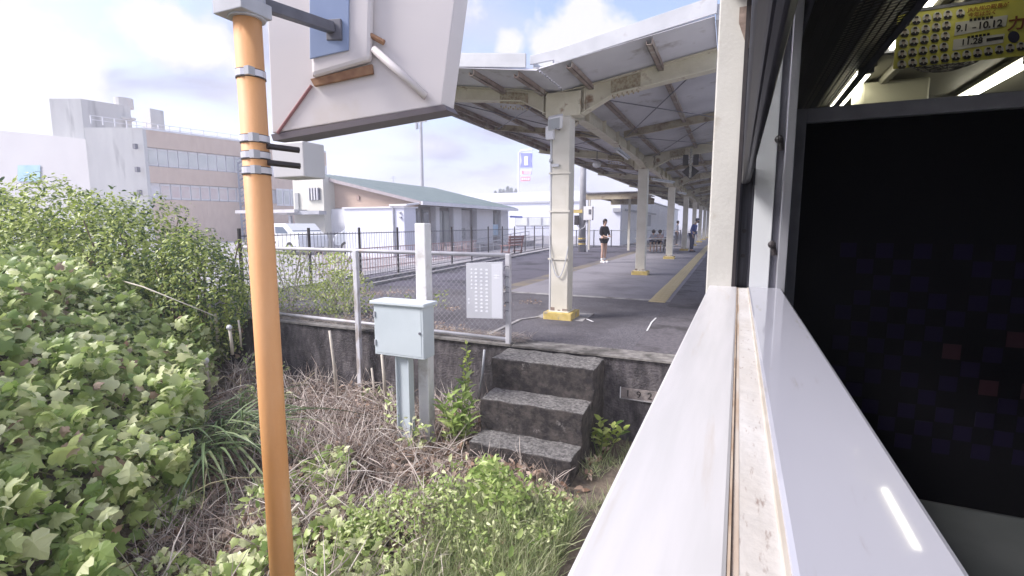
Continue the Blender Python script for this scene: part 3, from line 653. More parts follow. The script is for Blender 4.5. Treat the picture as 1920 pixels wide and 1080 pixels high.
MB().bar(Vector((PX,PY,.95)), onface(622,52,.07), .045, .05).build('support_arm', darkgrey, hsg, bevel=.004)
MB().obox(onface(628,58,.055), Vector((.04,.01,0)), nrm*.02, Vector((0,0,.05))).build('arm_foot', darkgrey, hsg, bevel=.004)

# ================================================================== STATION BUILDING
stn = thing('station_building', (-15,28,-1.45), 'low station building with green metal roof, terracotta gable and white walls', 'building')
ex, ez = -14.75, 1.17; rx_, rz_ = -22.0, 2.86; y0_, y1_ = 22.0, 34.6
green = mat('green metal roof', (.17,.22,.23), (.21,.26,.27), 1, .5, stretch=(1,6,1))
MB().prism([(ex,y0_,ez),(rx_,y0_,rz_),(rx_,y0_,rz_+.10),(ex,y0_,ez+.08)], (0,y1_-y0_,0)).build('roof', green, stn)
MB().box(rx_-.1,rx_,y0_+.3,y1_-.3,-1.6,rz_).build('back_wall', plaster, stn)
sm = MB()
for i in range(28): yy = y0_ + .25 + i*.45; sm.prism([(ex,yy,ez+.08),(rx_,yy,rz_+.10),(rx_,yy,rz_+.13),(ex,yy,ez+.11)], (0,.03,0))
sm.build('roof_seams', green, stn)
MB().box(ex-.02,ex+.12,y0_-.05,y1_+.05,ez-.13,ez+.06).build('gutter', whitep, stn)
MB().box(ex-.8,ex-.02,y0_,y1_,ez-.11,ez-.05).build('soffit', mat('brown soffit', (.20,.16,.14)), stn)
MB().prism([(ex,y0_-.06,ez-.10),(rx_,y0_-.06,rz_-.16),(rx_,y0_-.06,rz_+.02),(ex,y0_-.06,ez+.06)], (0,.05,0)).build('barge_board', mat('barge board', (.42,.37,.38), (.34,.30,.31), 5), stn)
terra = mat('terracotta siding', (.47,.35,.28), (.52,.39,.31), 2, .8, stretch=(1,1,9))
MB().prism([(-15.3,y0_+.35,.95),(-15.3,y0_+.35,1.14),(rx_,y0_+.35,rz_-.1),(rx_,y0_+.35,.95)], (0,.2,0)).build('gable_wall', terra, stn)
MB().box(-19.25,-19.05,y0_+.28,y0_+.35,1.40,1.62).build('vent', mat('vent', (.42,.30,.26)), stn)
MB().box(rx_,-15.9,y0_+.4,y1_-.3,-1.6,1.1).build('wall', plaster, stn)
# platform side front with piers, doors and windows
def onX(x, y, X=-15.6): return atx(x, y, X)
wallp = mat('white pier', (.74,.73,.74), (.79,.78,.79), 1, .8)
MB().box(-15.92,-15.85,22.6,34.2,-1.6,1.05).build('wall', mat('brown recess', (.20,.18,.17), (.28,.25,.24), 2), stn)
for xa, xb in ((815,822),(848,863),(892,922),(937,951)):
    ya, yb = onX(xa,430).y, onX(xb,430).y; MB().box(-15.85,-15.5,ya,yb,-1.6,1.05).build('pier', wallp, stn)
for xa, xb in ((784,792),(798,808),(822,833),(835,846),(922,928),(930,936)):
    ya, yb = onX(xa,430).y, onX(xb,430).y
    wf = MB().box(-15.86,-15.72,ya,yb,-1.3 if xa<900 else -.6,.85).build('window_frame', mat('window frame grey', (.30,.30,.31)), stn)
    MB().box(-15.74,-15.70,ya+.07,yb-.07,-1.2 if xa<900 else -.5,.75).build('pane', glassd if xa < 815 else mat('dim glass', (.30,.32,.31), (.38,.38,.36), 1, .2), wf)
ya, yb = onX(863,430).y, onX(884,430).y
MB().box(-15.9,-15.72,ya,yb,-1.6,.95).build('panel', mat('notice wall', (.50,.48,.48), (.58,.56,.56), 3), stn)
ya, yb = onX(865,430).y, onX(875,430).y
MB().box(-15.73,-15.70,ya,yb,-.9,-.2).build('framed_notice', mat('dim notice', (.25,.24,.24), (.5,.5,.48), 9, lo=.45, hi=.55), stn)
ya, yb = onX(922,430).y, onX(936,430).y
MB().box(-15.70,-15.68,ya,yb,-.75,.05).build('poster', mat('pale blue poster', (.35,.55,.72), (.6,.7,.78), 2), stn)
MB().box(-15.0,-14.85,33.9,36.0,.55,.68).build('blue_sign', mat('blue sign', (.14,.18,.62)), stn)
# white annex in front of the gable
anx = thing('white_annex', (-15,18.6,-1.45), 'plain white flat-roofed annex in front of the terracotta gable', 'building')
MB().box(-16.80,-13.40,18.6,19.5,-1.6,.77).build('wall', whitewall, anx)
MB().box(-16.88,-13.32,18.52,19.6,.77,.83).build('roof', whitep, anx)
MB().tube([(-13.95,18.55,-1.5),(-13.95,18.55,.84)], .045, 8).build('downpipe', greysteel, anx)
MB().tube([(-14.1,18.5,.87),(-13.2,18.5,.88),(-13.1,19.3,.98)], .05, 8).build('gutter_pipe', whitep, anx)
MB().box(-13.62,-13.54,18.5,18.6,.50,.58).box(-13.62,-13.52,18.5,18.6,.30,.38).build('wall_vents', greysteel, anx)
gar = thing('white_garage', (-21,22,-1.45), 'white garage with a roller shutter below the terracotta gable', 'garage')
MB().box(-22.6,-18.9,22.05,22.3,-1.6,.9).build('wall', plaster, gar)
MB().box(-22.0,-19.3,22.0,22.05,-1.5,.65).build('shutter', whitep, gar)
MB().tube([(-22.75,22.0,-1.5),(-22.75,22.0,.95)], .06, 8).build('downpipe', greysteel, gar)

# carport and cream stair block left of it
cp = thing('carport', (-25,23,-1.45), 'flat-roofed carport on a thin post beside the parked cars', 'carport')
a = at(505,398,23); b = at(612,402,23)
MB().box(a.x,b.x,20.6,25,a.z-.12,a.z+.06).build('roof', mat('carport roof', (.50,.49,.50), (.58,.57,.58), 1), cp)
p = at(547,440,21); MB().box(p.x-.08,p.x+.08,20.9,21.05,-1.5,at(547,404,21).z).build('post', greysteel, cp)

# ================================================================== SCHOOL-LIKE CONCRETE BLOCK
uray = ray(1670,422); U = Vector((uray.x,uray.y,0)).normalized(); Vv = Vector((-U.y,U.x,0))    # facade direction and its depth
C0 = atz(273,243,7.6); 
def hit(x, y, off=0.0):                        # point of the facade plane seen there
    r = ray(x, y); P = C0 + Vv*off; return r * (P.dot(Vv) / r.dot(Vv))
blk = thing('office_block', (C0.x,C0.y,-1.5), 'old three-storey block with brown tiled facade bands, grey concrete end wall and roof tower', 'building')
def facade(name, x0, x1, ztop, zbot, m, thick, off, parent=blk):
    A = hit(x0, 300, off); B = hit(x1, 300, off); A.z = B.z = 0
    q = [Vector((A.x,A.y,zbot)),Vector((B.x,B.y,zbot)),Vector((B.x,B.y,ztop)),Vector((A.x,A.y,ztop))]
    return MB().prism(q, Vv*thick).build(name, m, parent)
tilem = mat('brown facade tile', (.56,.43,.34), (.62,.49,.39), 1.2, .7, stretch=(3,3,1))
concm = mat('weathered concrete', (.50,.50,.49), (.62,.62,.60), .35, .9, c3=(.28,.28,.28), c3scale=.5, c3lo=.52, c3hi=.7, stretch=(2,2,.35))
zt = 7.6; z1 = hit(277,275).z; z2 = hit(277,311).z; z3 = hit(300,343).z; z4 = hit(300,374).z
facade('wall', 273, 612, zt, z1, tilem, 12, 0); facade('wall', 273, 612, z2, z3, tilem, 12, 0); facade('wall', 273, 612, z4, -1.6, tilem, 12, 0)
facade('parapet', 273, 612, zt+.15, zt, whitep, .3, -.05)
facade('window_reveal', 273, 612, z1, z2, whitep, 11.5, .35); facade('window_reveal', 273, 612, z3, z4, whitep, 11.5, .35)
xs_ = [277,296,315,334,353,371,389,406,423,439,454,469]
for row, (zt_, zb_, m_) in enumerate(((z1,z2,glassp),(z3,z4,mat('pinkish curtained glass', (.58,.47,.45), (.66,.60,.56), 1.2, .3)))):
    for i in range(len(xs_)-1):
        if row and i < 1: continue
        f = facade('window', xs_[i]+.6, xs_[i+1]-.6, zt_-.06, zb_+.06, whitep, .1, .22)
        facade('pane', xs_[i]+1.8, xs_[i+1]-1.8, zt_-.2, zb_+.2, m_, .05, .19, f)
for i in range(3):
    f = facade('window', 515+i*13, 527+i*13, hit(530,354).z, hit(530,386).z, whitep, .1, -.06); facade('pane', 517+i*13, 525+i*13, hit(530,357).z, hit(530,383).z, glassp, .06, -.09, f)
# grey end wall (facing us) and roof tower
def plane_wall(name, O, D, x0, x1, zt_, zb_, m, sweep, parent=blk):
    nn = D.cross(Vector((0,0,1)))
    def hu(x): r = ray(x, 300); q = r*(O.dot(nn)/r.dot(nn)); return Vector((q.x,q.y,0))
    A, B = hu(x0), hu(x1); q = [Vector((A.x,A.y,zb_)),Vector((B.x,B.y,zb_)),Vector((B.x,B.y,zt_)),Vector((A.x,A.y,zt_))]
    return MB().prism(q, sweep).build(name, m, parent)
plane_wall('end_wall', C0 - U*.25, _rt, 164, 272.0, zt+.12, -1.6, concm, U*.24 + Vv*.02)
T0 = atz(163,185,11.0)
plane_wall('roof_tower', T0, _rt, 105, 163, 11.0, 5, concm, U*3.6)
plane_wall('tower_canopy', T0-Vv*.1, U, 238, 262, 9.9, 9.7, concm, Vv*1.5)
tq = T0 + U*3 + Vv*1.2; tk = MB().tube([(tq.x,tq.y,10.9),(tq.x,tq.y,11.75)], .75, 14).build('water_tank', mat('tank', (.55,.54,.52)), blk)
ch = hit(289,240,2.2); MB().box(ch.x-.55,ch.x+.55,ch.y-.55,ch.y+.55,zt-.5,hit(289,207,2.2).z).build('chimney', concm, blk)
rl = MB()
for x in (178,200,222,244,262,280,302,322,342,362,385,410,435):
    q = hit(x,300,.4); rl.box(q.x-.03,q.x+.03,q.y-.03,q.y+.03,zt,zt+.6)
A, B = hit(178,300,.4), hit(450,300,.4)
for dz in (.3,.6): rl.bar((A.x,A.y,zt+dz),(B.x,B.y,zt+dz),.04,.04)
rl.build('roof_railing', whitep, blk)
for z in (6.2,4.4,2.6):
    q = hit(271,300); MB().box(q.x-.35,q.x-.05,q.y-.6,q.y-.35,z-.2,z+.2).build('wall_box', darkgrey, blk)
whb = thing('white_hall', (-45,25,-1.5), 'plain white hall with a small blue window left of the office block', 'building')
a1 = atz(165,262,6.9); a0 = atz(-60,236,6.9)
a1 = hit(172,262,6); 
d_ = Vector((a1.x,a1.y,0)); L0 = d_ + Vv*22 - U*9
MB().prism([Vector((d_.x,d_.y,-1.6)),Vector((L0.x,L0.y,-1.6)),Vector((L0.x,L0.y,a1.z+2.8)),Vector((d_.x,d_.y,a1.z))], U*6).build('wall', mat('hall white', (.52,.51,.52), (.56,.55,.555), .3), whb)
n_ = (L0-d_).cross(Vector((0,0,1))).normalized()
def hh(x, y, off): r = ray(x,y); P = d_ + n_*off; return r*(P.dot(n_)/r.dot(n_))
sgn = -1 if n_.dot(d_) > 0 else 1
q = [hh(34,310,.05*sgn),hh(76,310,.05*sgn),hh(76,340,.05*sgn),hh(34,340,.05*sgn)]
MB().prism(q, n_*.04*sgn).build('window', mat('blue pane', (.28,.50,.66), (.40,.60,.72), 1), whb)
# cream stair block between office block and station
csb = thing('cream_house', (-24,21.5,-1.5), 'cream two-storey house with a barred window behind the carport', 'house')
a = at(548,333,21.5); b = at(605,333,21.5)
MB().box(a.x,b.x,21.5,30,-1.6,a.z).build('wall', mat('cream render', (.58,.57,.50), (.64,.63,.57), .6), csb)
a = at(578,353,21.45); b = at(600,375,21.45)
wf = MB().box(a.x,b.x,21.4,21.52,b.z,a.z).build('window', darkgrey, csb)
for i in range(4): xx = a.x + (b.x-a.x)*(i+.5)/4; MB().box(xx-.03,xx+.03,21.34,21.4,b.z,a.z).build('window_bar', whitep, wf)
a = at(552,362,21.4); b = at(560,394,21.4); MB().box(a.x,b.x,21.4,21.55,b.z,a.z).build('door', mat('grey door', (.35,.36,.36)), csb)
a = at(546,396,21.2); b = at(606,402,21.2); MB().box(a.x,b.x,20.9,21.45,b.z,a.z).build('canopy_slab', greysteel, csb)
stw = thing('steel_stair', (-38,30,-1.5), 'outdoor steel staircase tower on the brown office facade', 'staircase')
s_ = MB(); q0 = hit(446,310,-.6); q1 = hit(466,310,-1.2)
for z in np.arange(-1.2, hit(446,306,-.6).z, .75):
    s_.bar((q0.x,q0.y,z),(q1.x,q1.y,z+.5),.5,.05); s_.bar((q0.x,q0.y,z+.35),(q1.x,q1.y,z+.85),.05,.05)
for q in (q0,q1): s_.box(q.x-.06,q.x+.06,q.y-.06,q.y+.06,-1.5,hit(446,304,-.6).z)
s_.build('stair_flights', mat('stair steel', (.30,.32,.38)), stw)

# ================================================================== CARS
def car(name, loc, rz, L, Hh, label, body_col, van=False):
    t = thing(name, loc, label, 'car', 'cars parked behind the station', rz)
    bm = mat('car paint '+str(body_col), body_col, None, rough=.25, coat=.5)
    hw = .84
    if van: prof = [(-L/2,.35),(-L/2,1.0),(-L/2+.08,Hh-.1),(-L/2+.25,Hh),(L/2-1.1,Hh),(L/2-.55,1.15),(L/2-.05,.95),(L/2,.4)]
    else: prof = [(-L/2,.35),(-L/2,.95),(-L/2+.3,Hh-.15),(-L/2+.7,Hh),(L/2-1.9,Hh-.03),(L/2-1.2,1.0),(L/2-.2,.88),(L/2,.4)]
    MB().prism([(x,-hw,z) for x, z in prof], (0,2*hw,0)).build('body', bm, t, bevel=.06, local=True)
    for s in (-1,1):
        y = s*(hw+.004); g1 = [(-L/2+.45,1.05),(-L/2+.6,Hh-.2),(-.05,Hh-.16),(-.05,1.05)]; g2 = [(.05,1.05),(.05,Hh-.16),(L/2-(1.3 if van else 2.0),Hh-.18),(L/2-(.85 if van else 1.45),1.05)]
        for gq in (g1,g2): MB().prism([(x,y,z) for x, z in gq], (0,-s*.02,0)).build('side_window', mat('car glass', (.10,.13,.18), rough=.1), t, local=True)
        for wx in (-L/2+.75, L/2-.8):
            wl = MB().tube([(wx,s*(hw-.16),.32),(wx,s*(hw+.02),.32)], .32, 18).build('wheel', mat('tyre', (.02,.02,.02)), t, local=True)
            MB().tube([(wx,s*(hw+.0),.32),(wx,s*(hw+.03),.32)], .19, 14).build('rim', mat('alloy', (.5,.5,.52), rough=.3, metal=.6), wl, local=True)
        MB().box(L/2-.12,L/2+.01,s*.72-.1,s*.72+.1,.66,.80).build('headlight', mat('headlight', (.75,.77,.8), rough=.1), t, local=True)
    xa, xb = (L/2-1.05, L/2-.6) if van else (L/2-1.82, L/2-1.24)
    MB().prism([(xa,-.74,Hh-.10),(xa,.74,Hh-.10),(xb,.78,1.14),(xb,-.78,1.14)], (.04,0,.02)).build('windscreen', mat('car glass', (.1,.13,.18)), t, local=True)
    MB().box(L/2-.05,L/2+.05,-.7,.7,.38,.55).build('bumper', bm, t, local=True)
    return t
car('parked_van', (-16.9,20.6,-1.47), R(182), 3.5, 1.5, 'silver boxy van parked in front of the white garage shutter', (.42,.45,.50), True)
car('parked_car', (-21.0,19.2,-1.47), R(-12), 4.2, 1.55, 'white minivan parked under the carport', (.74,.76,.78), True)

# ================================================================== BLACK FENCE, BENCH, RAMP RAILS
bf = thing('black_fence', (-9.6,18,PZ), 'long black picket fence along the back of the platform', 'fence')
P0 = Vector((-8.15,6.3,0)); P1 = Vector((-10.35,29.6,0)); dd = (P1-P0); Lf = dd.length; dd.normalize()
pk = MB().box(-.0035,.0035,-.0035,.0035,.05,1.24).mesh('picket', darkgrey)
for i in range(int(Lf/.115)):
    if i > 285: break
    p = P0 + dd*(.115*i); o = bpy.data.objects.new('picket', pk); COL.objects.link(o); o.parent = bf; o.location = Vector((p.x,p.y,PZ)) - bf.location
pp = MB().box(-.022,.022,-.022,.022,0,1.36).mesh('post', blackm)
for i in range(14):
    p = P0 + dd*(i*Lf/13); o = bpy.data.objects.new('post', pp); COL.objects.link(o); o.parent = bf; o.location = Vector((p.x,p.y,PZ-.02)) - bf.location
for z in (.12,1.20): MB().bar((P0.x,P0.y,PZ+z),(P1.x,P1.y,PZ+z),.016,.02).build('rail', darkgrey, bf)
rr = thing('ramp_railing', (-12.5,26,-1.45), 'grey tubular handrails of the ramp beside the station building', 'railing')
for k, (xa, xb, za, zb) in enumerate(((-13.3,-13.3,-.95,-.45),(-12.2,-12.2,-.95,-.75))):
    for dz in (0,-.25): MB().tube([(xa,22,za+dz),(xb,33.5,zb+dz)], .025, 6).build('handrail', greysteel, rr)
    for i in range(8): yy = 22 + i*1.64; MB().tube([(xa,yy,-1.47),(xa,yy,za+(zb-za)*i/7)], .022, 6).build('post', greysteel, rr)
MB().box(-13.4,-12.9,22,33.5,-1.47,-1.1).build('ramp', conc_pale, rr)
rf = thing('red_fence', (-11,14,-1.45), 'low pinkish weathered mesh fence behind the black pickets', 'fence')
pinkm = mat('pinkish steel', (.42,.27,.27), (.5,.36,.35), 4)
for i in range(60):
    yy = 10 + i*.16; MB
q = MB()
for i in range(70): yy = 10.5 + i*.15; q.box(-10.6-.006*i-.008,-10.6-.006*i+.008,yy-.008,yy+.008,-1.46,-.72)
q.build('mesh_panel', pinkm, rf, kind='stuff')
for z in (-.74,-1.1,-1.38): MB().bar((-10.6,10.5,z),(-11.02,21,z),.03,.03).build('rail', pinkm, rf)

redw = mat('weathered red wood', (.26,.13,.13), (.34,.20,.19), 8, .8)
bp = atz(958,476,PZ)
bn = thing('bench', (bp.x,bp.y,PZ), 'weathered red-brown wooden bench by the black fence', 'bench', rz=R(-96))
for i in range(3): MB().box(-.75,.75,-.20+.15*i,-.07+.15*i,.40,.44).build('seat_slat', redw, bn, local=True)
for i in range(3): MB().box(-.75,.75,.27+.02*i,.30+.02*i,.52+.13*i,.62+.13*i).build('back_slat', redw, bn, local=True)
for s in (-.62,.62):
    MB().box(s-.03,s+.03,-.18,-.12,0,.40).build('leg', redw, bn, local=True); MB().bar((s,.22,0),(s,.34,.9),.06,.05).build('leg', redw, bn, local=True)
    MB().box(s-.03,s+.03,-.2,.3,.10,.15).build('stretcher', redw, bn, local=True)

# back fence (grey) and buildings behind it
gf = thing('grey_mesh_fence', (-6,31,PZ), 'low grey framed mesh fence in front of the white warehouse', 'fence')
ga, gb = Vector((-9.9,30.0,0)), Vector((-2.9,33.5,0)); gd = gb - ga
for z in (.08,1.06): MB().bar((ga.x,ga.y,PZ+z),(gb.x,gb.y,PZ+z),.04,.04).build('rail', greysteel, gf)
for i in range(8): p = ga + gd*(i/7); MB().box(p.x-.03,p.x+.03,p.y-.03,p.y+.03,PZ-.02,PZ+1.1).build('post', darkgrey, gf)
q = MB()
for i in range(1, 120): p = ga + gd*(i/120); q.box(p.x-.003,p.x+.003,p.y-.003,p.y+.003,PZ+.08,PZ+1.06)
q.build('mesh_wires', greysteel, gf, kind='stuff')
MB().bar((ga.x,ga.y+.3,PZ+.04),(gb.x,gb.y+.3,PZ+.04),.25,.09).build('back_kerb', conc_pale, plat)
wh = thing('white_warehouse', (-8,38,-1.5), 'white windowless warehouse behind the platform shelter', 'building')
c0 = at(1163,420,34.5); c1 = at(1092,420,34.5)
MB().box(c1.x,c0.x,34.5,35,-1.6,2.1).build('wall', whitewall, wh)
MB().box(c0.x-.3,c0.x,35,75,-1.6,2.1).build('side_wall', whitewall_lit, wh); MB().box(c1.x,c0.x+.1,34.4,76,2.1,2.2).build('roof', greysteel, wh)
MB().box(c0.x,c0.x+.05,36,52,1.0,1.15).build('pipe_run', greysteel, wh)
MB().box(c0.x,c0.x+.4,44,46,-.1,.9).build('wall_unit', mat('unit grey', (.45,.46,.5)), wh)
MB().box(c0.x-.5,c0.x+.05,34.3,34.5,.9,1.15).build('wall_lamp', greysteel, wh)
w2 = thing('distant_store', (-38,75,-1.5), 'pale blue-white store with a band of windows far beyond the station', 'building')
a = at(868,364,75); b = at(1060,364,75)
MB().box(a.x-4,b.x+3,75,90,-1.6,a.z).build('upper_wall', mat('pale upper cladding', (.66,.68,.74), (.70,.72,.77), .2), w2)
a2 = at(900,381,66); b2 = at(1060,381,66)
MB().box(a2.x,b2.x+2,66,74.9,-1.6,a2.z).build('lower_wall', mat('blue white cladding', (.66,.69,.80), (.71,.74,.84), .2), w2)
MB().box(a2.x-.2,b2.x+2.2,65.8,66,a2.z-.15,a2.z+.1).build('fascia', greysteel, w2)
for xa, xb in ((966,990),(992,1016),(1018,1040)):
    a = at(xa,407,65.9); b = at(xb,424,65.9); f = MB().box(a.x,b.x,65.85,66.02,b.z,a.z).build('window', greysteel, w2); MB().box(a.x+.12,b.x-.12,65.8,65.86,b.z+.12,a.z-.12).build('pane', glassp, f)
# sign tower
sg = thing('roadside_sign', tuple(atz(985,425,-1.5*0+ -1.5)) if False else (at(985,400,78).x,78,-1.5), 'tall roadside shop sign with a blue bell-shaped emblem and red lettering', 'sign')
poleW = mat('pole white', (.74,.74,.80))
a = at(973,283,78); MB().tube([(a.x,78,-1.5),(a.x,78,a.z-.3),(a.x+.4,78,a.z),(a.x+2.4,78,a.z+.1)], .16, 8).build('pole', poleW, sg)
blueM = mat('sign blue', (.20,.22,.74)); redM = mat('sign red', (.72,.26,.34)); paleM = mat('sign pale', (.72,.73,.86))
def spx(pts, m, name, d=.15, Y=77.8): return MB().prism([at(x,y,Y) for x, y in pts], (0,d,0)).build(name, m, sg)
spx([(976,287),(997,287),(995,302),(998,314),(975,314),(978,302)], blueM, 'emblem', .2)
spx([(983,293),(990,293),(990,310),(983,310)], paleM, 'emblem_gap', .1, 77.7)
spx([(974,286),(998,286),(998,313),(974,313)], paleM, 'emblem_board', .1, 78.0)
spx([(976,318),(997,317),(997,328),(976,328)], paleM, 'name_board', .1, 78.0)
for i in range(4): spx([(978+i*4.7,320),(981.4+i*4.7,320),(981.4+i*4.7,326),(978+i*4.7,326)], redM if i == 0 else mat('sign pink', (.72,.50,.58)), 'name_letter', .08, 77.9)
spx([(976,332),(994,331),(994,339),(976,340)], redM, 'banner', .1, 78.0)
for i in range(4): spx([(978+i*4,334),(980.6+i*4,333.7),(980.6+i*4,337.3),(978+i*4,337.6)], mat('banner letter', (.85,.72,.76)), 'banner_letter', .08, 77.9)
# distant pole behind station, far aerial, utility pole with box
up_ = thing('telegraph_pole', (at(792,400,46).x,46,-1.5), 'tall grey concrete pole rising behind the station roof', 'utility pole')
a = at(789,222,46); MB().tube([(at(793,420,46).x,46,-1.5),(a.x,46,a.z)], [.22,.15], 10).build('pole_shaft', mat('pole concrete', (.40,.40,.42), (.46,.46,.48), 2), up_)
MB().box(a.x-.7,a.x+.7,45.9,46.1,a.z-.4,a.z-.28).build('crossarm', greysteel, up_); MB().tube([(a.x-.4,45.8,a.z-1.1),(a.x-.4,45.8,a.z-.5)], .18, 8).build('transformer', greysteel, up_)
an = at(737,330,60); tv = MB().tube([(an.x,60,0),(an.x,60,an.z)], .05, 5).box(an.x-.6,an.x+.6,59.97,60.03,an.z-.35,an.z-.28).box(an.x-.4,an.x+.4,59.97,60.03,an.z-.15,an.z-.1).build('roof_aerial', greysteel, center=True)
tag(tv, 'thin television aerial standing above the green station roof', 'aerial')
ub = atz(1091,472,PZ)
u2 = thing('banded_pole', (ub.x,ub.y,PZ), 'grey utility pole with yellow and black bands and a white box behind the nearest column', 'utility pole')
MB().tube([(ub.x,ub.y,PZ-.05),(ub.x,ub.y,5.2)], [.20,.13], 12).build('pole_shaft', mat('pole concrete dark', (.28,.28,.30), (.36,.36,.38), 3), u2, smooth=True)
for i, zz in enumerate((.38,.52,.66)): MB().tube([(ub.x,ub.y,PZ+zz),(ub.x,ub.y,PZ+zz+.07)], .203, 12).build('warning_band', yellowp if i % 2 == 0 else blackm, u2)
MB().box(ub.x+.15,ub.x+.62,ub.y-.35,ub.y-.1,.25,.95).build('meter_box', whitep, u2, bevel=.02)
MB().box(ub.x+.42,ub.x+.55,ub.y-.36,ub.y-.34,.55,.8).build('meter_window', darkgrey, u2)
MB().tube([(ub.x+.3,ub.y-.2,.25),(ub.x+.2,ub.y-.25,-.1),(ub.x-.05,ub.y-.25,-.25),(ub.x-.25,ub.y-.25,.1)], .03, 6).build('cable', galv, u2)
MB().tube([(ub.x+.32,ub.y-.1,PZ),(ub.x+.32,ub.y-.1,1.6)], .035, 6).build('conduit', galv, u2)
MB().box(ub.x-.5,ub.x+.05,ub.y-.25,ub.y-.21,.62,.80).build('band_plate', yellowp, u2); MB().box(ub.x-.36,ub.x-.12,ub.y-.3,ub.y-.2,.0,.5).build('dark_bracket', blackm, u2)

# small shelter
sh = thing('shelter', (-4.9,25,PZ), 'small shelter with a corrugated roof on thin cream posts', 'shelter')
sy = 24.0; A = at(1098,362,sy); B = at(1195,361,sy)
n = 44; vs = []
for i in range(n+1):
    x = A.x + (B.x-A.x)*i/n; dz = .035 if i % 2 else -.035; vs += [(x,sy,A.z+dz),(x,sy+6,A.z+.1+dz)]
o = MB().add(vs, [(2*i,2*i+1,2*i+3,2*i+2) for i in range(n)]).build('roof_sheet', roofgrey, sh); s = o.modifiers.new('thick','SOLIDIFY'); s.thickness = .01
MB().box(A.x,B.x,sy+.1,sy+.18,A.z-.32,A.z-.06).build('roof_beam', rust_cream, sh)
MB().box(A.x,B.x,sy+5.6,sy+5.7,A.z-.36,A.z-.02).build('roof_beam', rust_cream, sh)
for i in range(5): x = A.x + (B.x-A.x)*i/4; MB().box(x-.03,x+.03,sy+.18,sy+5.6,A.z-.16,A.z-.05).build('purlin', rustbrown, sh)
for (x, y) in ((1179,sy+4),(1104,sy+4)):
    q = at(x,440,y); MB().box(q.x-.06,q.x+.06,y-.06,y+.06,PZ-.01,A.z-.1).build('post', cream, sh)

# picnic table with two dolls and a bag
tb = atz(1226,474,PZ); pt = thing('picnic_table', (tb.x,tb.y,PZ), 'dark grey wooden picnic table standing between the second and third columns', 'picnic table', rz=R(20))
pw_ = mat('grey table wood', (.14,.13,.13), (.26,.24,.23), 10, .8)
for i in range(5): MB().box(-.9,.9,-.38+.155*i,-.24+.155*i,.70,.74).build('table_board', mat('table top', (.55,.54,.54), (.62,.6,.6), 4), pt, local=True)
for s in (-1,1):
    for k in range(2): MB().box(-.9,.9,s*.62+.13*k-.12,s*.62+.13*k,.42,.46).build('seat_board', pw_, pt, local=True)
    for s2 in (-.62,.62): MB().bar((s2,s*.25,.70),(s2,s*.68,0),.05,.09).build('leg', pw_, pt, local=True)
for s2 in (-.62,.62): MB().box(s2-.025,s2+.025,-.78,.78,.34,.42).build('brace', pw_, pt, local=True)

# ================================================================== TRAIN CARRIAGE
TRZ = R(-0.8)
tr = thing('train_carriage', (0,0,-1.05), 'white-silled railway carriage with its window slid open, seen from inside', 'train', rz=TRZ)
TO = Vector((0,0,-1.05))
def T(mb, name, m, parent=tr, bevel=0, smooth=False, kind=None):      # carriage-frame coordinates, z absolute
    mb.v = [(p[0], p[1], p[2]+1.05) for p in mb.v]
    return mb.build(name, m, parent, bevel=bevel, smooth=smooth, local=True, kind=kind)
skin = mat('carriage outside white', (.70,.70,.70), (.76,.76,.75), 2, .4)
inner = mat('carriage lining', (.42,.42,.44), (.46,.46,.48), 2, .35)
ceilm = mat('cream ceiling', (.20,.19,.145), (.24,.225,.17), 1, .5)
seatblk = mat('black upholstery', (.006,.006,.008), None, rough=.9, spec=.1)
sashm = mat('anodised sash', (.030,.030,.038), (.065,.065,.08), 5, .4, metal=.3, stretch=(30,1,1))
WY0, WY1 = -.75, 1.60
T(MB().box(-.0725,.004,WY0,WY1,-.30,-.18), 'outer_sill', sillw, bevel=.003)
T(MB().box(.004,.031,WY0,WY1,-.30,-.1835), 'sill_channel', channelm)
T(MB().box(.0035,.0052,WY0,WY1,-.187,-.1815), 'rust_seam', mat('rust seam', (.36,.25,.17), (.52,.43,.34), 12, .8, stretch=(3,2,1)))
T(MB().box(.0055,.0095,WY0,WY1,-.19,-.1832), 'rusty_groove', mat('rusty groove', (.45,.34,.25), (.56,.50,.44), 8, .8, stretch=(3,1,1), lo=.4, hi=.6))
T(MB().box(.031,.036,WY0,WY1,-.186,-.1815), 'channel_lip', mat('worn cream lip', (.55,.51,.45), (.46,.41,.34), 9, .5, stretch=(10,2,1)), bevel=.001)
T(MB().box(.034,.119,WY0,WY1,-.30,-.179), 'inner_ledge', sillg, bevel=.004)
T(MB().box(-.082,-.002,WY1,WY1+.42,-1.9,1.0), 'window_jamb', mat('jamb cream enamel', (.50,.49,.455), (.55,.54,.50), 6, .5, bump=.08, bscale=90, c3=(.38,.34,.28), c3scale=9, c3lo=.58, c3hi=.72), bevel=.004)
T(MB().box(-.001,.118,WY1+.07,WY1+.41,-.30,.655), 'jamb_lining', inner)
T(MB().box(-.002,.034,WY1+.03,WY1+.06,-.185,.9), 'sash_groove', sashm)
T(MB().box(-.002,.003,WY1,WY1+.03,-.185,.9).box(.030,.035,WY1,WY1+.03,-.185,.9), 'groove_edge', sashm)
for z in (-.090,-.017,-.13): 
    if z > -.12: T(MB().tube([(.015,WY1+.032,z),(.015,WY1+.022,z)], .006, 12), 'screw_hole', blackm)
T(MB().box(.035,.086,WY1,WY1+.03,-.185,.9), 'jamb_panel', mat('pale jamb panel', (.50,.52,.54), (.60,.62,.63), 1.5, .15, spec=.6), bevel=.002)
T(MB().box(.086,.104,WY1+.012,WY1+.03,-.185,.9), 'curtain_slot', darkgrey)
T(MB().box(.104,.127,WY1-.02,WY1+.03,-.19,.9), 'frame_strip', mat('brushed frame', (.40,.41,.44), (.5,.5,.53), 8, .3, metal=.6, stretch=(1,1,.1)), bevel=.002)
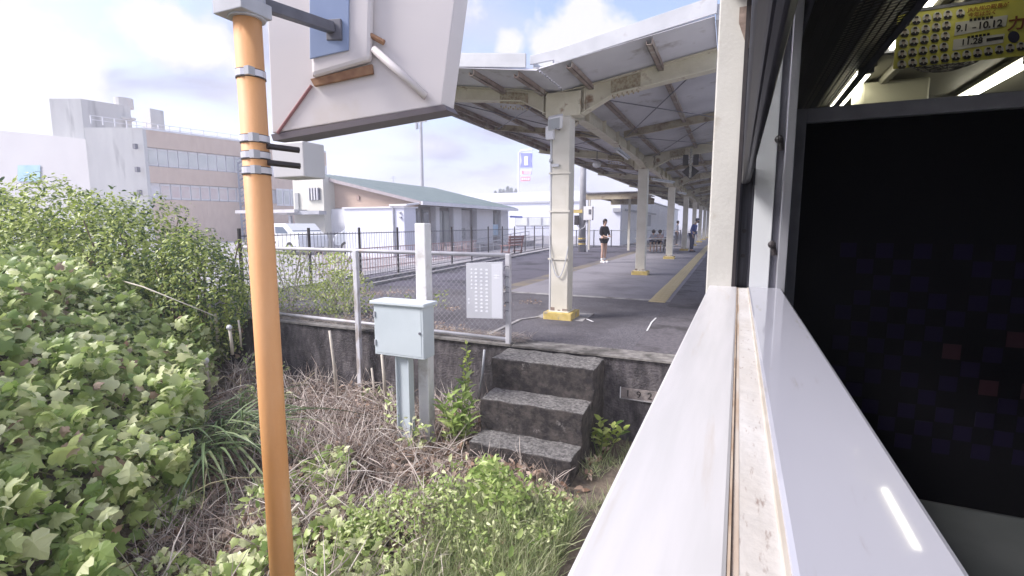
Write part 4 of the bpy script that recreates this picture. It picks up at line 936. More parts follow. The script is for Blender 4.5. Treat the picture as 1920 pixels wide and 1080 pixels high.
for z in (.235,-.055):
    q = T(MB().sphere((.088,WY1-.012,z), .011, 10, 6).tube([(.090,WY1-.01,z),(.096,WY1-.008,z-.03)], .007, 8), 'curtain_catch', blackm, bevel=0)
# raised sash: bottom rail running along the carriage just above the camera
T(MB().prism([(.0,WY0,.119),(.003,WY0,.1165),(.010,WY0,.1158),(.012,WY0,.1175),(.018,WY0,.1185),(.023,WY0,.125),(.026,WY0,.137),(.0225,WY0,.145),(.026,WY0,.153),(.026,WY0,.168),(.0,WY0,.168)], (0,WY1-WY0-.002,0)), 'sash_rail', sashm, bevel=.002)
T(MB().box(.010,.015,WY0,WY1,.168,.62), 'sash_glass', mat('sash glass', (.9,.92,.92), None, rough=.02, trans=1))
T(MB().box(.0,.026,WY0,WY1,.62,.66), 'sash_top_rail', sashm)
T(MB().prism([(.0035,WY1-.006,.60),(-.03,WY1-.006,.60),(-.03,WY1-.006,.56),(-.005,WY1-.006,.49),(.0035,WY1-.006,.49)], (0,.005,0)), 'rusty_bracket', rustbrown)
T(MB().prism([(-.012,WY1-.012,-.185),(-.002,WY1-.012,-.185),(-.002,WY1-.012,.9),(-.012,WY1-.012,.9)], (0,.012,0)), 'rubber_seal', blackm)
# body shell
T(MB().box(-.0725,.119,-9,11,-1.95,-.30), 'side_wall', skin)
T(MB().box(-.0725,.119,WY0-1.3,WY0,-.30,.66), 'window_pillar', skin); T(MB().box(-.0725,.119,-9,11,.66,1.00), 'upper_wall', skin)
T(MB().box(.0,.119,WY1+.42,2.6,-.30,.66).box(-.0725,0,WY1+.42,2.6,-.30,.66), 'window_pillar', skin)
for a, b in ((4.6,5.4),(7.4,8.2),(10.2,11),(-3.9,-2.9)): T(MB().box(-.0725,.119,a,b,-.30,.66), 'window_pillar', skin)
for a, b in ((2.6,4.6),(5.4,7.4),(8.2,10.2),(-8.9,-3.9),(-2.9,-2.05)): T(MB().box(.01,.02,a,b,-.30,.66), 'window_pane', mat('tinted pane', (.25,.28,.27), None, rough=.03, trans=.6))
T(MB().box(2.62,2.78,-9,11,-1.95,-.1).box(2.62,2.78,-9,11,.62,1.0), 'far_wall', skin)
for k in range(10): T(MB().box(2.62,2.78,-9+2*k,-8.3+2*k,-.1,.62), 'far_pillar', skin)
T(MB().box(-.07,2.78,-9,-8.9,-1.95,1.2), 'end_wall', inner); T(MB().box(-.07,2.78,9.5,9.6,-1.95,1.2), 'end_wall', inner)
T(MB().box(.119,2.62,-8.9,9.5,-1.12,-1.05), 'floor', mat('carriage floor', (.05,.05,.055), (.07,.07,.075), 5, .4))
rf_ = [(-.0725,1.0),(.1,1.22),(.6,1.42),(1.35,1.50),(2.1,1.42),(2.6,1.22),(2.78,1.0)]
T(MB().prism([(x,-9,z) for x, z in rf_] + [(x,-9,z+.04) for x, z in reversed(rf_)], (0,20,0)), 'roof', mat('roof silver', (.45,.46,.48)))
for (xa,za),(xb,zb) in (((.119,.98),(.50,1.10)),((.50,1.10),(.95,1.16)),((.95,1.16),(1.75,1.16)),((1.75,1.16),(2.2,1.10)),((2.2,1.10),(2.62,.98))):
    for k in range(5):
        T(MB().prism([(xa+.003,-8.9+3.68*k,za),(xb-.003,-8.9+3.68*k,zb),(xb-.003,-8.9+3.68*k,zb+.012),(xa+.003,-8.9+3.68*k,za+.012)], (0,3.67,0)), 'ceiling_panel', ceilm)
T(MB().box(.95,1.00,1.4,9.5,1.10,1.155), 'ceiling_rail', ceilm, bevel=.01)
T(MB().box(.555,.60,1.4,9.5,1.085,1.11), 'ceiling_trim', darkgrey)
# luggage rack net
T(MB().tube([(.46,1.5,.66),(.46,9.4,.66)], .014, 10).tube([(.145,1.5,.60),(.145,9.4,.60)], .010, 8), 'rack_rail', darkgrey, smooth=True)
net = MB()
for i in range(300): y = 1.5 + i*.0262; net.add([(.145,y,.602),(.46,y,.660),(.46,y+.017,.660),(.145,y+.017,.602)], [(0,1,2,3)])
for i in range(12): x = .16 + i*.026; net.box(x,x+.003,1.5,9.4,.60+.185*(x-.145),.604+.185*(x-.145))
T(net, 'rack_net', blackm, kind='stuff')
T(MB().box(.15,.40,1.9,9.4,.90,.93), 'rack_dark_backing', blackm)  # black sheet added above the net so its gaps look dark

# seat back filling the lower right
seat = thing('seat', (.6,1.4,-1.05), 'tall black checked seat back inside a grey frame at the window', 'seat', rz=TRZ)
def S(mb, name, m, bevel=0, smooth=False, parent=seat):
    mb.v = [(p[0]*1.4-.6+.012, p[1]*1.4-1.4, max(-1.045, p[2]*1.4)+1.05) for p in mb.v]; return mb.build(name, m, parent, bevel=bevel, smooth=smooth, local=True)
frm = mat('seat frame grey', (.22,.22,.25), (.28,.28,.31), 14, .5, bump=.1, c3=(.55,.55,.57), c3scale=30, c3lo=.66, c3hi=.7)
S(MB().box(.100,.133,1.33,1.37,-.62,.262).box(.133,1.15,1.33,1.37,.230,.262), 'seat_frame', frm, bevel=.003)
S(MB().box(.132,1.14,1.345,1.42,-.62,.231), 'backrest', seatblk)
ck = MB(); ck2 = MB()
for i in range(24):
    for j in range(13):
        if (i + j) % 2: continue
        x, z = .22 + i*.034, -.04 - j*.036
        if random.random() < .15: continue
        (ck2 if (abs(i-7.5)+abs(j-7) < 4.5 and random.random() < .6) else ck).box(x,x+.031,1.3435,1.3455,z-.033,z)
def many(mb, n, nm, m):       # each woven square a part of the backrest
    pass
bk = [o for o in seat.children if o.name.startswith('backrest')][0]
for mb_, m_ in ((ck, mat('navy check', (.011,.008,.026), rough=.9, spec=.1)), (ck2, mat('maroon check', (.036,.016,.022), rough=.9, spec=.1))):
    o = S(mb_, 'check_weave', m_, parent=bk); o['kind'] = 'stuff'
S(MB().box(.118,1.14,1.02,1.34,-.74,-.615), 'cushion', mat('cushion grey', (.10,.11,.11), (.13,.14,.14), 6, .6), bevel=.02)
S(MB().box(.118,1.14,1.06,1.34,-1.04,-.75), 'seat_base', darkgrey)

# ceiling lamps, fan, box
lampm = mat('lit tube', (1,1,1), emit=(1.0,.97,.80), estr=5)
def train_lamp(x, ya, yb, label):
    t = thing('ceiling_fixture', (x, (ya+yb)/2, 1.15), label, 'fluorescent lamp', 'lit fluorescent lamps on the carriage ceiling', rz=TRZ)
    c = Vector(t.location)
    def Q(mb, n, m): mb.v = [(p[0]-x, p[1]-c.y, p[2]-1.15) for p in mb.v]; return mb.build(n, m, t, local=True)
    Q(MB().box(x-.06,x+.06,ya-.05,yb+.05,1.115,1.15), 'lamp_casing', ceilm)
    for s in ((-.035,.035) if ya > 4 else (0,)): Q(MB().tube([(x+s,ya,1.10),(x+s,yb,1.10)], .015, 8), 'lamp_tube', lampm)
    for y in (ya-.03, yb+.03): Q(MB().box(x-.045,x+.045,y-.025,y+.025,1.075,1.116), 'lamp_holder', darkgrey)
train_lamp(.84, 4.45, 5.65, 'lit tube pair on the ceiling left of the yellow poster')
train_lamp(.86, 2.60, 3.95, 'lit tube pair on the ceiling at the top edge above the rack, nearest the window')
train_lamp(1.80, 4.60, 5.80, 'lit tube pair on the ceiling to the right behind the poster and fan')
bx = at(1616,155,4.9); bx2 = at(1741,190,4.9)
cb = MB().box(bx.x+.006,bx2.x,4.9,5.3,bx2.z-.10,bx.z).build('ceiling_box', mat('cream box', (.55,.53,.40), (.58,.56,.43), 2, .5), bevel=.015, center=True)
tag(cb, 'cream box hung below the carriage ceiling between the lamps', 'box')
fc = at(1775,128,3.9); fan = thing('ceiling_fan', tuple(fc), 'round dark ceiling fan in a wire cage behind the yellow poster', 'fan')
MB().sphere(fc + Vector((0,0,.16)), .10, 14, 8, (1,1,.6)).tube([fc+Vector((0,0,.16)), (fc.x,fc.y,1.14)], .06, 12).build('fan_motor', mat('navy plastic', (.02,.02,.05), rough=.4), fan, smooth=True)
for i in range(4):
    a_ = i*math.pi/2 + .4; d = Vector((math.cos(a_), math.sin(a_), 0)); s_ = Vector((-math.sin(a_), math.cos(a_), .25))
    MB().prism([fc+d*.04+s_*-.02+Vector((0,0,.08)), fc+d*.17+s_*-.05+Vector((0,0,.08)), fc+d*.18+s_*.05+Vector((0,0,.08)), fc+d*.04+s_*.03+Vector((0,0,.08))], (0,0,.004)).build('fan_blade', mat('navy plastic', (.02,.02,.05)), fan)
cg = MB()
for rad, zz in ((.20,.12),(.19,.06),(.14,.02),(.08,.0),(.03,-.005)):
    cg.tube([fc + Vector((math.cos(t)*rad, math.sin(t)*rad, zz)) for t in np.linspace(0, 2*math.pi, 25)], .003, 4, cap=False)
for i in range(20):
    t = i*math.pi/10; u = Vector((math.cos(t), math.sin(t), 0)); cg.tube([fc+u*.03+Vector((0,0,-.005)), fc+u*.08, fc+u*.14+Vector((0,0,.02)), fc+u*.19+Vector((0,0,.06)), fc+u*.20+Vector((0,0,.12))], .0025, 4)
cg.build('fan_cage', blackm, fan)

# poster
PYY = 3.0
pa = at(1684,27,PYY); pb = at(1678,129,PYY)
po = thing('hanging_poster', (pa.x+.35,PYY,pb.z), 'yellow hanging poster with dates and small capped portraits under the carriage ceiling', 'poster')
yel = mat('poster yellow', (.66,.62,.10), (.60,.57,.14), 6, .6)
MB().box(pa.x,pa.x+.74,PYY,PYY+.002,pb.z,pa.z).build('sheet', yel, po)
MB().box(pa.x-.005,pa.x+.75,PYY-.004,PYY+.006,pa.z,pa.z+.014).build('clip_rail', darkgrey, po)
ink = mat('ink black', (.02,.016,.02), rough=.7); brown = mat('ink brown', (.30,.12,.03), rough=.7); cardw = mat('card white', (.60,.58,.56), rough=.6); skinp = mat('print skin', (.45,.36,.32), rough=.7)
def quad(px4, m, name, off, parent=po):
    return MB().prism([at(x,y,PYY-off) for x, y in px4], (0,.0012,0)).build(name, m, parent)
quad(((1792,42),(1890,28),(1886,49),(1789,67)), cardw, 'date_panel', .003)
quad(((1788,74),(1884,63),(1881,80),(1786,95)), cardw, 'date_panel', .003)
def pt_(s, x, y, h, m, xs=1.0):
    p = at(x,y,PYY-.006); sc_ = h/930*(p.dot(_fw)); textobj(s, sc_*1.38, tuple(p - po.location), (math.pi/2,0,0), m, 'lettering', po, ext=.0004, xs=xs, bold=.022)
pt_('9.1', 1804, 53, 12.5, ink, .88); pt_('-', 1827, 50.5, 11, ink, 1.3); pt_('10.12', 1856, 46, 12.5, ink, .95)
pt_('11.28', 1822, 78, 10.5, ink, 1)
pt_('JR九州の駅長が', 1853, 14, 6.6, brown, .95); pt_('今年は熱く', 1842, 26, 6.4, brown, .95); pt_('力', 1906, 45, 19, mat('ink red brown', (.20,.06,.03)), 1)
quad(((1850,72),(1881,67.5),(1881,73),(1850,78)), ink, 'time_bar', .0045)
for i in range(6):
    x = 1818 + i*7.7; y = 37.5 - i*1.0; quad(((x,y-2.4),(x+5.4,y-3.1),(x+5.4,y+2.1),(x,y+2.8)), ink, 'word_block', .0045)
    x = 1814 + i*7.3; y = 70 - i*1.15; quad(((x,y-2),(x+5.2,y-2.7),(x+5.2,y+1.7),(x,y+2.4)), ink, 'word_block', .0045)
def disc(x, y, r, m, name, off, parent=po):
    return quad([(x + r*math.cos(t), y + r*math.sin(t)) for t in np.linspace(0, 2*math.pi, 15)[:-1]], m, name, off, parent)
ps = []
for row in range(4):
    for c_ in range(5): ps.append((1699 + c_*19.6 - row*2.4, 41 + row*20.2 - c_*3.4))
ps.append((1801, 25)); ps += [(1691 + i*20.3, 121 - i*3.1) for i in range(13)]
for (x, y) in ps:
    d = disc(x, y, 8.6, cardw, 'portrait', .002)
    disc(x, y-1.2, 3.2, skinp, 'face', .0035, d)
    quad(((x-3.8,y-3.4),(x-2.4,y-7.2),(x+3,y-7.6),(x+4,y-3.6)), ink, 'cap', .0045, d)
    quad(((x-8,y+4.4),(x-4,y+1.8),(x+4,y+1.4),(x+8,y+3.4),(x+5,y+7.4),(x-5,y+8)), ink, 'jacket', .0045, d)
    quad(((x-1.2,y+1.6),(x+1.6,y+1.4),(x+.2,y+5)), cardw, 'collar', .0055, d)
disc(1901, 69, 11, mat('badge navy', (.03,.03,.07)), 'round_badge', .0035)
# ================================================================== VEGETATION
LOB, OVL, BLD, STK = tmpl_lobed(), tmpl_oval(), tmpl_blade(), tmpl_stick()
def dline(X, Y): return (X + 1.9) * -0.72 + (Y - 0.5) * -0.69
def ncl(X, Y, f=1.0, s=0):   # cheap clumpy field
    return np.sin(X*2.3*f+s)*np.sin(Y*2.9*f+1.3*s) + .6*np.sin(X*5.1*f-Y*3.7*f+s) + .4*np.sin(Y*8.3*f+X*6.1*f)
def leaves(n, xr, yr, mask, hlo, hhi, tilt=.9):
    X = rng.uniform(*xr, n); Y = rng.uniform(*yr, n); k = mask(X, Y); X, Y = X[k], Y[k]; n = len(X)
    Z = hgt(X, Y); hh_ = hlo + (hhi-hlo) * rng.random(n)**.8
    lump = .10*ncl(X, Y, .9, 2)
    N_ = np.stack([rng.normal(0, tilt, n)+.25, rng.normal(0, tilt, n)-.35, np.ones(n)], 1)
    P = np.stack([X, Y, Z + np.maximum(.01, hh_ + lump*(hhi > .2))], 1)
    return P, frames(N_, rng.uniform(0, 2*np.pi, n))
# broad vine over the bank: the leaves nearest the window one by one, the rest as one part
kv = thing('kudzu_vine', (-4.5,2.2,-1.6), 'mass of broad three-lobed vine leaves over the bank at the lower left', 'vine')
P, Fm = leaves(46000, (-11,-1.5), (-1.0,5.15), lambda X, Y: (dline(X,Y) + .12*ncl(X,Y,1.2) > .28 + .25*sstep((Y-2.2)/2)) & (X*X+Y*Y > 1.9) & (rng.random(len(X)) < .35 + .9*(ncl(X,Y,2.1,.7) > -.45)), .05, .55, 1.15)
Sz = (.045 + .10*rng.random(len(P))**1.4)*(1+.3*(rng.random(len(P))>.9)); dist = np.linalg.norm(P, axis=1)
V = P @ np.array(_fw); sxp = 960 + 930*(P @ np.array(_rt))/V; syp = 540 - 930*(P @ np.array(_up))/V
vis = (V > .3) & (sxp > 0) & (sxp < 520) & (syp > 400) & (syp < 1080)
top_ = (P[:,2] - hgt(P[:,0],P[:,1])) > .30
key = np.where(vis & top_, dist, 1e9); idx = np.argsort(key)[:290]; rest = np.ones(len(P), bool); rest[idx] = False
lm = []
for k in range(4):
    tv, tf = LOB; v2 = tv.copy(); v2[:,2] += .06*np.sin(tv[:,0]*5+k) ; v2[:,0] *= .9+.07*k
    me = bpy.data.meshes.new('leaf'); me.from_pydata([tuple(q) for q in v2], [], tf); me.materials.append(kud); lm.append(me)
for i in idx: inst(lm[i % 4], 'leaf', kv, Mfrom(Fm[i], P[i] - np.array(kv.location), Sz[i]))
scatter('leaf_mass', LOB, P[rest], Fm[rest], Sz[rest], kud, kv, 'stuff')
Pd, Fd = leaves(3200, (-9,-1.6), (-.5,5.1), lambda X, Y: (dline(X,Y) > .25) & (ncl(X,Y,1.7,4) > .55) & (X*X+Y*Y > 2.2), .25, .56, 1.3)
scatter('withered_leaves', LOB, Pd, Fd, rng.uniform(.05,.11,len(Pd)), deadleaf, kv, 'stuff')
vs_ = MB()
for i in range(150):
    x, y = random.uniform(-8,-1.9), random.uniform(.2,4.6)
    if dline(x,y) < .0 or x*x+y*y < 2.2: continue
    a_ = random.uniform(0,6.28); pts = []
    for j in range(6):
        xx, yy = x + math.cos(a_)*.16*j, y + math.sin(a_)*.16*j; pts.append((xx, yy, float(hgt(xx,yy)) + .30 + .08*math.sin(j*1.3+i)))
    vs_.tube(pts, .005, 5)
vs_.build('runners', mat('vine stem', (.25,.26,.12), (.36,.30,.2), 8), kv, kind='stuff')

def gcover(name, tm, n, xr, yr, mask, h, S, m, label, cat, tilt=.9, up=None):
    P, Fm = leaves(n, xr, yr, mask, h[0], h[1], tilt)
    if up is not None:      # blades: leaf axis y points up, leaning
        k = len(P); yv = np.stack([rng.normal(0, up, k), rng.normal(0, up, k), np.ones(k)], 1); yv /= np.linalg.norm(yv, axis=1, keepdims=True)
        a_ = rng.normal(0,1,(k,3)); xv = np.cross(yv, a_); xv /= np.linalg.norm(xv, axis=1, keepdims=True); Fm = np.stack([xv, yv, np.cross(xv, yv)], 2)
    o = scatter(name, tm, P, Fm, rng.uniform(*S, len(P)), m, None, 'stuff'); return tag(o, label, cat)
def dry(X, Y): return (dline(X,Y) < .35) & (X > -8.5) & (X < -1.05) & (Y > 1.2) & (Y < 5.2) & ~((X > -2.35) & (X < -1.12) & (Y > 3.98))
gcover('small_vine_leaves', LOB, 6500, (-4.4,-1.35), (1.0,3.6), lambda X, Y: (dline(X,Y) < .35) & (ncl(X,Y,1.1,.5) > -.1 + 1.0*(Y-2.2)) & (X < -1.75 + .0*Y) & (X*X+Y*Y > 2.5), (.02,.20), (.035,.085), kud, 'small pale vine leaves creeping over dry stems at the bottom of the photo', 'creeper', .8)
gcover('dead_leaves', OVL, 15000, (-8.5,-1.05), (1.2,5.2), dry, (.01,.07), (.04,.10), deadleaf, 'brown dead leaves littering the ground before the platform wall', 'leaf litter', .6)
gcover('dry_stems', STK, 9500, (-8.5,-1.2), (1.4,5.18), lambda X, Y: dry(X,Y) & (ncl(X,Y,.8,3) > -.7) & (X < -1.9), (.01,.16), (.15,.50), drym, 'tangle of broken dry grey-brown stems in front of the wall', 'dry stems', .5)
P, Fm = leaves(8500, (-7.5,-2.2), (2.6,5.15), lambda X, Y: dry(X,Y) & (ncl(X,Y,.9,4) > -.3), .03, .18, .5)
q = np.array([[0.,0,0]])
gcover('dry_stalks', STK, 2600, (-7.5,-2.4), (2.8,5.15), lambda X, Y: dry(X,Y) & (ncl(X,Y,.9,4) > -.1), (.0,.02), (.15,.48), drym, 'upright brittle stalks standing among the dry stems', 'dry stalks', .3, up=.55)
gcover('weed_sprouts', OVL, 9000, (-6.5,-1.1), (1.6,5.15), lambda X, Y: dry(X,Y) & (ncl(X,Y,1.3,1.1) > .75), (.02,.28), (.04,.09), kud, 'scattered green sprouts coming up through the litter', 'sprouts', .9)
gcover('grass', BLD, 17000, (-2.3,-.95), (1.9,3.5), lambda X, Y: (X > -2.15 + .25*np.sin(Y*3) + .25*(Y-2.5)) & (X*X+Y*Y > 4), (-.02,.02), (.10,.27), grassm, 'long arching grass tuft at the foot of the concrete steps', 'grass', .3, up=.55)
gcover('dry_grass', BLD, 5000, (-4.2,-1.2), (1.7,4.6), lambda X, Y: dry(X,Y) & (ncl(X,Y,1.2,5) > -.1), (-.01,.03), (.12,.32), drym, 'pale dry grass blades mixed with the weeds in the foreground', 'dry grass', .3, up=.6)
gcover('fern_leaves', OVL, 8000, (-2.4,-1.0), (2.0,3.5), lambda X, Y: (ncl(X,Y,1.5,2) > -.1), (.03,.24), (.022,.05), kud, 'fine pale fern-like leaves mixed through the grass', 'ferns', .9)
gcover('yellow_sprigs', OVL, 420, (-1.72,-1.30), (3.0,3.45), lambda X, Y: X > -3, (.08,.30), (.04,.08), bright, 'yellow-green sprigs in front of the lowest step', 'sprigs', .9)
gcover('track_weeds', BLD, 2500, (-1.15,-.45), (3.6,5.2), lambda X, Y: ncl(X,Y,2,1) > .1, (-.01,.02), (.06,.18), grassm, 'short weeds between the steps and the track', 'weeds', .3, up=.7)
gcover('platform_weeds', OVL, 5200, (-9.2,-3.3), (5.5,7.6), lambda X, Y: (ncl(X,Y,1.0,2.2) > .15 + .45*(X+6.5)) , (0,.30), (.03,.07), hed, 'green weeds overgrowing the platform surface behind the pipe fence', 'weeds', .9)
for nm in ('platform_weeds',):
    o = bpy.data.objects[nm]; n = len(o.data.vertices); co = np.empty(n*3); o.data.vertices.foreach_get('co', co); co = co.reshape(-1,3)
    k = len(OVL[0]); c0 = co.reshape(-1,k,3); hb = hgt(c0[:,0,0], c0[:,0,1]); c0[:,:,2] += (PZ - hb)[:,None] + .0; co = c0.reshape(-1); o.data.vertices.foreach_set('co', co); o.data.update()
gcover('kerb_litter', STK, 2400, (-6.8,-2.2), (5.3,5.75), lambda X, Y: X < 0, (0,.01), (.05,.16), drym, 'straw and litter along the platform end kerb', 'litter', .25)
o = bpy.data.objects['kerb_litter']; n = len(o.data.vertices); co = np.empty(n*3); o.data.vertices.foreach_get('co', co); k = len(STK[0]); c0 = co.reshape(-1,k,3); hb = hgt(c0[:,0,0], c0[:,0,1]); c0[:,:,2] += (PZ - hb)[:,None] + .008; o.data.vertices.foreach_set('co', c0.reshape(-1)); o.data.update()

def onplat(name, dz=.008, tm=OVL):
    o = bpy.data.objects[name]; n = len(o.data.vertices); co = np.empty(n*3); o.data.vertices.foreach_get('co', co); k = len(tm[0]); c0 = co.reshape(-1,k,3); hb = hgt(c0[:,0,0], c0[:,0,1]); c0[:,:,2] += (PZ - hb)[:,None] + dz; o.data.vertices.foreach_set('co', c0.reshape(-1)); o.data.update()
gcover('platform_litter', OVL, 5000, (-7.5,-2.5), (5.45,8.6), lambda X, Y: ncl(X,Y,.8,1.4) > .1 + .35*(Y-6.2) + .3*(X+5), (0,.05), (.02,.05), deadleaf, 'reddish brown dead weeds and leaves on the asphalt behind the notice board', 'leaf litter', .5); onplat('platform_litter')
# shrubs of the hedge
def shrub(c, r, n, ls, mats, label, lumps=7, group='shrubs of the overgrown hedge', tm=OVL, cat='shrub', inner_=.25):
    c = np.array(c, float); r = np.array(r, float)
    t = thing('shrub', (c[0], c[1], c[2]-r[2]), label, cat, group)
    L_ = [(rng.normal(0,1,3), rng.uniform(.12,.30), rng.uniform(2,4.5)) for _ in range(lumps)]
    for mi, (m, fr) in enumerate(mats):
        k = int(n*fr); u = rng.normal(0,1,(k,3)); u /= np.linalg.norm(u,axis=1,keepdims=True)
        rad = np.ones(k)
        for d, a_, s_ in L_:
            d = d/np.linalg.norm(d); rad += a_*np.maximum(0, u@d)**(s_*4) - .03
        rad += .07*np.sin(u[:,0]*9+mi)*np.sin(u[:,2]*8) + .05*np.sin(u[:,1]*17+u[:,0]*13)
        depth = rng.random(k)**2.2*.35; rad = rad*(1-depth) + rng.exponential(.02,k)
        P = c + u*rad[:,None]*r; keep = P[:,2] > hgt(P[:,0],P[:,1]) - .02
        N_ = u*.8 + rng.normal(0,.55,(k,3)) + np.array([0,0,.45]); P, N_ = P[keep], N_[keep]
        scatter('foliage', tm, P, frames(N_, rng.uniform(0,6.28,len(P))), rng.uniform(ls*.7,ls*1.35,len(P)), m, t, 'stuff')
    sm_ = MB()
    for i in range(9):
        a_ = random.uniform(0,6.28); b0 = Vector(c) + Vector((math.cos(a_)*r[0]*.2, math.sin(a_)*r[1]*.2, -r[2])); e_ = Vector(c) + Vector((math.cos(a_)*r[0]*.75, math.sin(a_)*r[1]*.75, r[2]*random.uniform(.1,.7)))
        sm_.tube([b0, (b0+e_)/2 + Vector((0,0,.15)), e_], [.03,.02,.008], 6)
    sm_.build('stem', bark, t); return t
mx1 = [(hed,.55),(hed2,.30),(hedd,.25)]
shrub((-12.6,4.4,-.55),(1.9,1.3,1.55),8000,.10,mx1,'large round shrub at the far left edge of the hedge')
shrub((-10.3,4.7,-.62),(1.45,1.15,1.38),8000,.085,[(hed,.5),(hed2,.45),(hedd,.15)],'tall yellow-green shrub second from the left in the hedge')
shrub((-8.5,4.75,-.80),(1.25,.95,1.34),8500,.07,mx1,'dense shrub in the middle of the hedge below the brown office facade')
shrub((-7.1,4.75,-1.05),(.95,.62,1.22),8000,.06,[(hed,.5),(hed2,.25),(hedd,.4)],'rightmost shrub of the hedge with dark gaps beside the wall end')
shrub((-9.6,3.0,-1.05),(1.5,.9,1.0),6500,.10,[(hed,.35),(kud,.6),(hedd,.25)],'low shrub tangled with vines in front of the hedge at the left')
shrub((-7.4,3.55,-1.45),(.95,.6,.72),4500,.08,[(hed,.3),(kud,.55),(hedd,.3)],'low vine-covered mound of leaves before the hedge centre')
# loose weeds behind the pipe fence
for i, (x, y, h_, lb) in enumerate(((-6.35,5.75,1.05,'tall loose weed behind the fence next to the orange pole'),(-5.8,6.1,.95,'bushy weed behind the fence, second from the orange pole'),(-5.35,5.85,.72,'low spreading weed behind the fence between pole and peeling post'),(-6.9,5.6,1.2,'tallest loose weed at the hedge end of the fence'))):
    t = thing('weed', (x,y,PZ), lb, 'weed', 'loose weeds behind the pipe fence'); k = 850
    a_ = rng.uniform(0,6.28,k); zz = rng.random(k)**.8; rr_ = (.12+.42*np.sin(np.pi*np.clip(zz*.8+.1,0,1)))*rng.random(k)**.6
    P = np.stack([x+np.cos(a_)*rr_, y+np.sin(a_)*rr_*.8, PZ+zz*h_], 1); N_ = rng.normal(0,.7,(k,3)) + np.array([0,-.2,.8])
    scatter('foliage', OVL, P, frames(N_, rng.uniform(0,6.28,k)), rng.uniform(.03,.075,k), hed2 if i % 2 else hed, t, 'stuff')
    sm_ = MB()
    for j in range(10): a2 = random.uniform(0,6.28); sm_.tube([(x,y,PZ),(x+math.cos(a2)*.12,y+math.sin(a2)*.12,PZ+h_*.5),(x+math.cos(a2)*.3,y+math.sin(a2)*.3,PZ+h_*.95)], .006, 5)
    sm_.build('stem', drym, t)
# leafy plant left of the steps: stems with individual leaves
def leafy(name, base, stems, lsz, m, label, nl=11, cat='plant', wide=1.0):
    t = thing(name, tuple(base), label, cat); me = []
    for k in range(2):
        tv, tf = OVL; v2 = tv.copy(); v2[:,0] *= wide*(.9+.25*k); mm_ = bpy.data.meshes.new('leaf'); mm_.from_pydata([tuple(q) for q in v2], [], tf); mm_.materials.append(m); me.append(mm_)
    B = Vector(base)
    for (dx, dy, h_) in stems:
        e_ = B + Vector((dx,dy,h_)); mid = (B+e_)/2 + Vector((dx*.15,dy*.15,h_*.06))
        MB().tube([B+Vector((dx*.2,dy*.2,-.05)), mid, e_], [.008,.006,.003], 6).build('stem', mat('green stem', (.16,.22,.07)), t)
        for j in range(nl):
            f = .30 + .70*j/(nl-1); p = B*(1-f)**2 + mid*2*f*(1-f) + e_*f*f if f < 1 else e_
            a_ = j*2.4 + dx*9; dv = Vector((math.cos(a_), math.sin(a_), .25 + .5*f)).normalized()
            nrm_ = Vector((-dv.x*.4, -dv.y*.4 - .15, 1)); xv = dv.cross(nrm_).normalized(); nz_ = xv.cross(dv)
            s_ = lsz*random.uniform(.75,1.15)*(1.1-.35*abs(f-.6))
            inst(random.choice(me), 'leaf', t, Mfrom([[xv.x,dv.x,nz_.x],[xv.y,dv.y,nz_.y],[xv.z,dv.z,nz_.z]], p-B, s_))
    return t
pb_ = at(862,850,4.35)
leafy('leafy_plant', (pb_.x,pb_.y,-2.32), [(-.16,-.06,.48),(-.05,-.10,.56),(.07,-.04,.62),(.14,.02,.50),(-.10,.08,.60),(.03,.10,.70),(-.20,.02,.36),(.17,-.10,.34),(.0,-.16,.40)], .155, bright, 'bright green leafy plant growing against the left side of the steps', 12, wide=.72)
pc = at(876,760,5.0)
leafy('climbing_weed', (pc.x,pc.y,-2.3), [(.0,.0,.95),(.03,.0,.78),(-.06,.02,.7)], .075, hed, 'thin dark climbing weed rising up the wall behind the leafy plant', 16, wide=1.3)
pd = at(1125,870,4.75)
leafy('wall_weed', (pd.x,pd.y,-2.3), [(.0,.0,.36),(.14,.0,.32),(-.10,-.05,.25),(.05,-.12,.28),(.22,.05,.26)], .10, hed, 'small clump of green leaves between the steps and the carriage', 11, wide=1.3)
# arching fronds in front of the bank
def frond_plant(c, n, L_, label):
    t = thing('frond_plant', c, label, 'plant', 'long-leaved plants on the bank'); C_ = Vector(c)
    for i in range(n):
        a_ = random.gauss(-.25, .75) if i % 4 else random.uniform(0, 6.28); mb = MB(); el = random.uniform(.15,1.2); C_ = Vector(c) + Vector((random.uniform(-.35,.35), random.uniform(-.3,.3), random.uniform(-.05,.1))); ln = L_*random.uniform(.7,1.1); pts = []
        for j in range(8):
            s_ = j/7; r_ = ln*s_*math.cos(el)*(1+.25*s_); z = ln*(s_*math.sin(el) - .55*s_*s_)
            pts.append(C_ + Vector((math.cos(a_)*r_, math.sin(a_)*r_, z)))
        sd_ = Vector((-math.sin(a_), math.cos(a_), 0)); vs = []
        for j, p in enumerate(pts):
            wv = .015*(1 - (j/7)**2)*(.5+min(1,j/2)*.5); vs += [p - sd_*wv, p + Vector((0,0,-.006)), p + sd_*wv]
        fs = []
        for j in range(7): fs += [(3*j,3*j+1,3*j+4,3*j+3),(3*j+1,3*j+2,3*j+5,3*j+4)]
        mb.add(vs, fs).build('leaf', frondm, t, smooth=True)
for (x, y, dz, n, L_, lb) in ((-5.0,3.5,.12,60,1.0,'drooping dark strap leaves at the foot of the bank near the stubs'),(-4.4,2.9,.25,70,1.1,'drooping dark strap leaves on the bank left of the orange pole')):
    frond_plant((x,y,float(hgt(x,y))+dz), n, L_, lb)
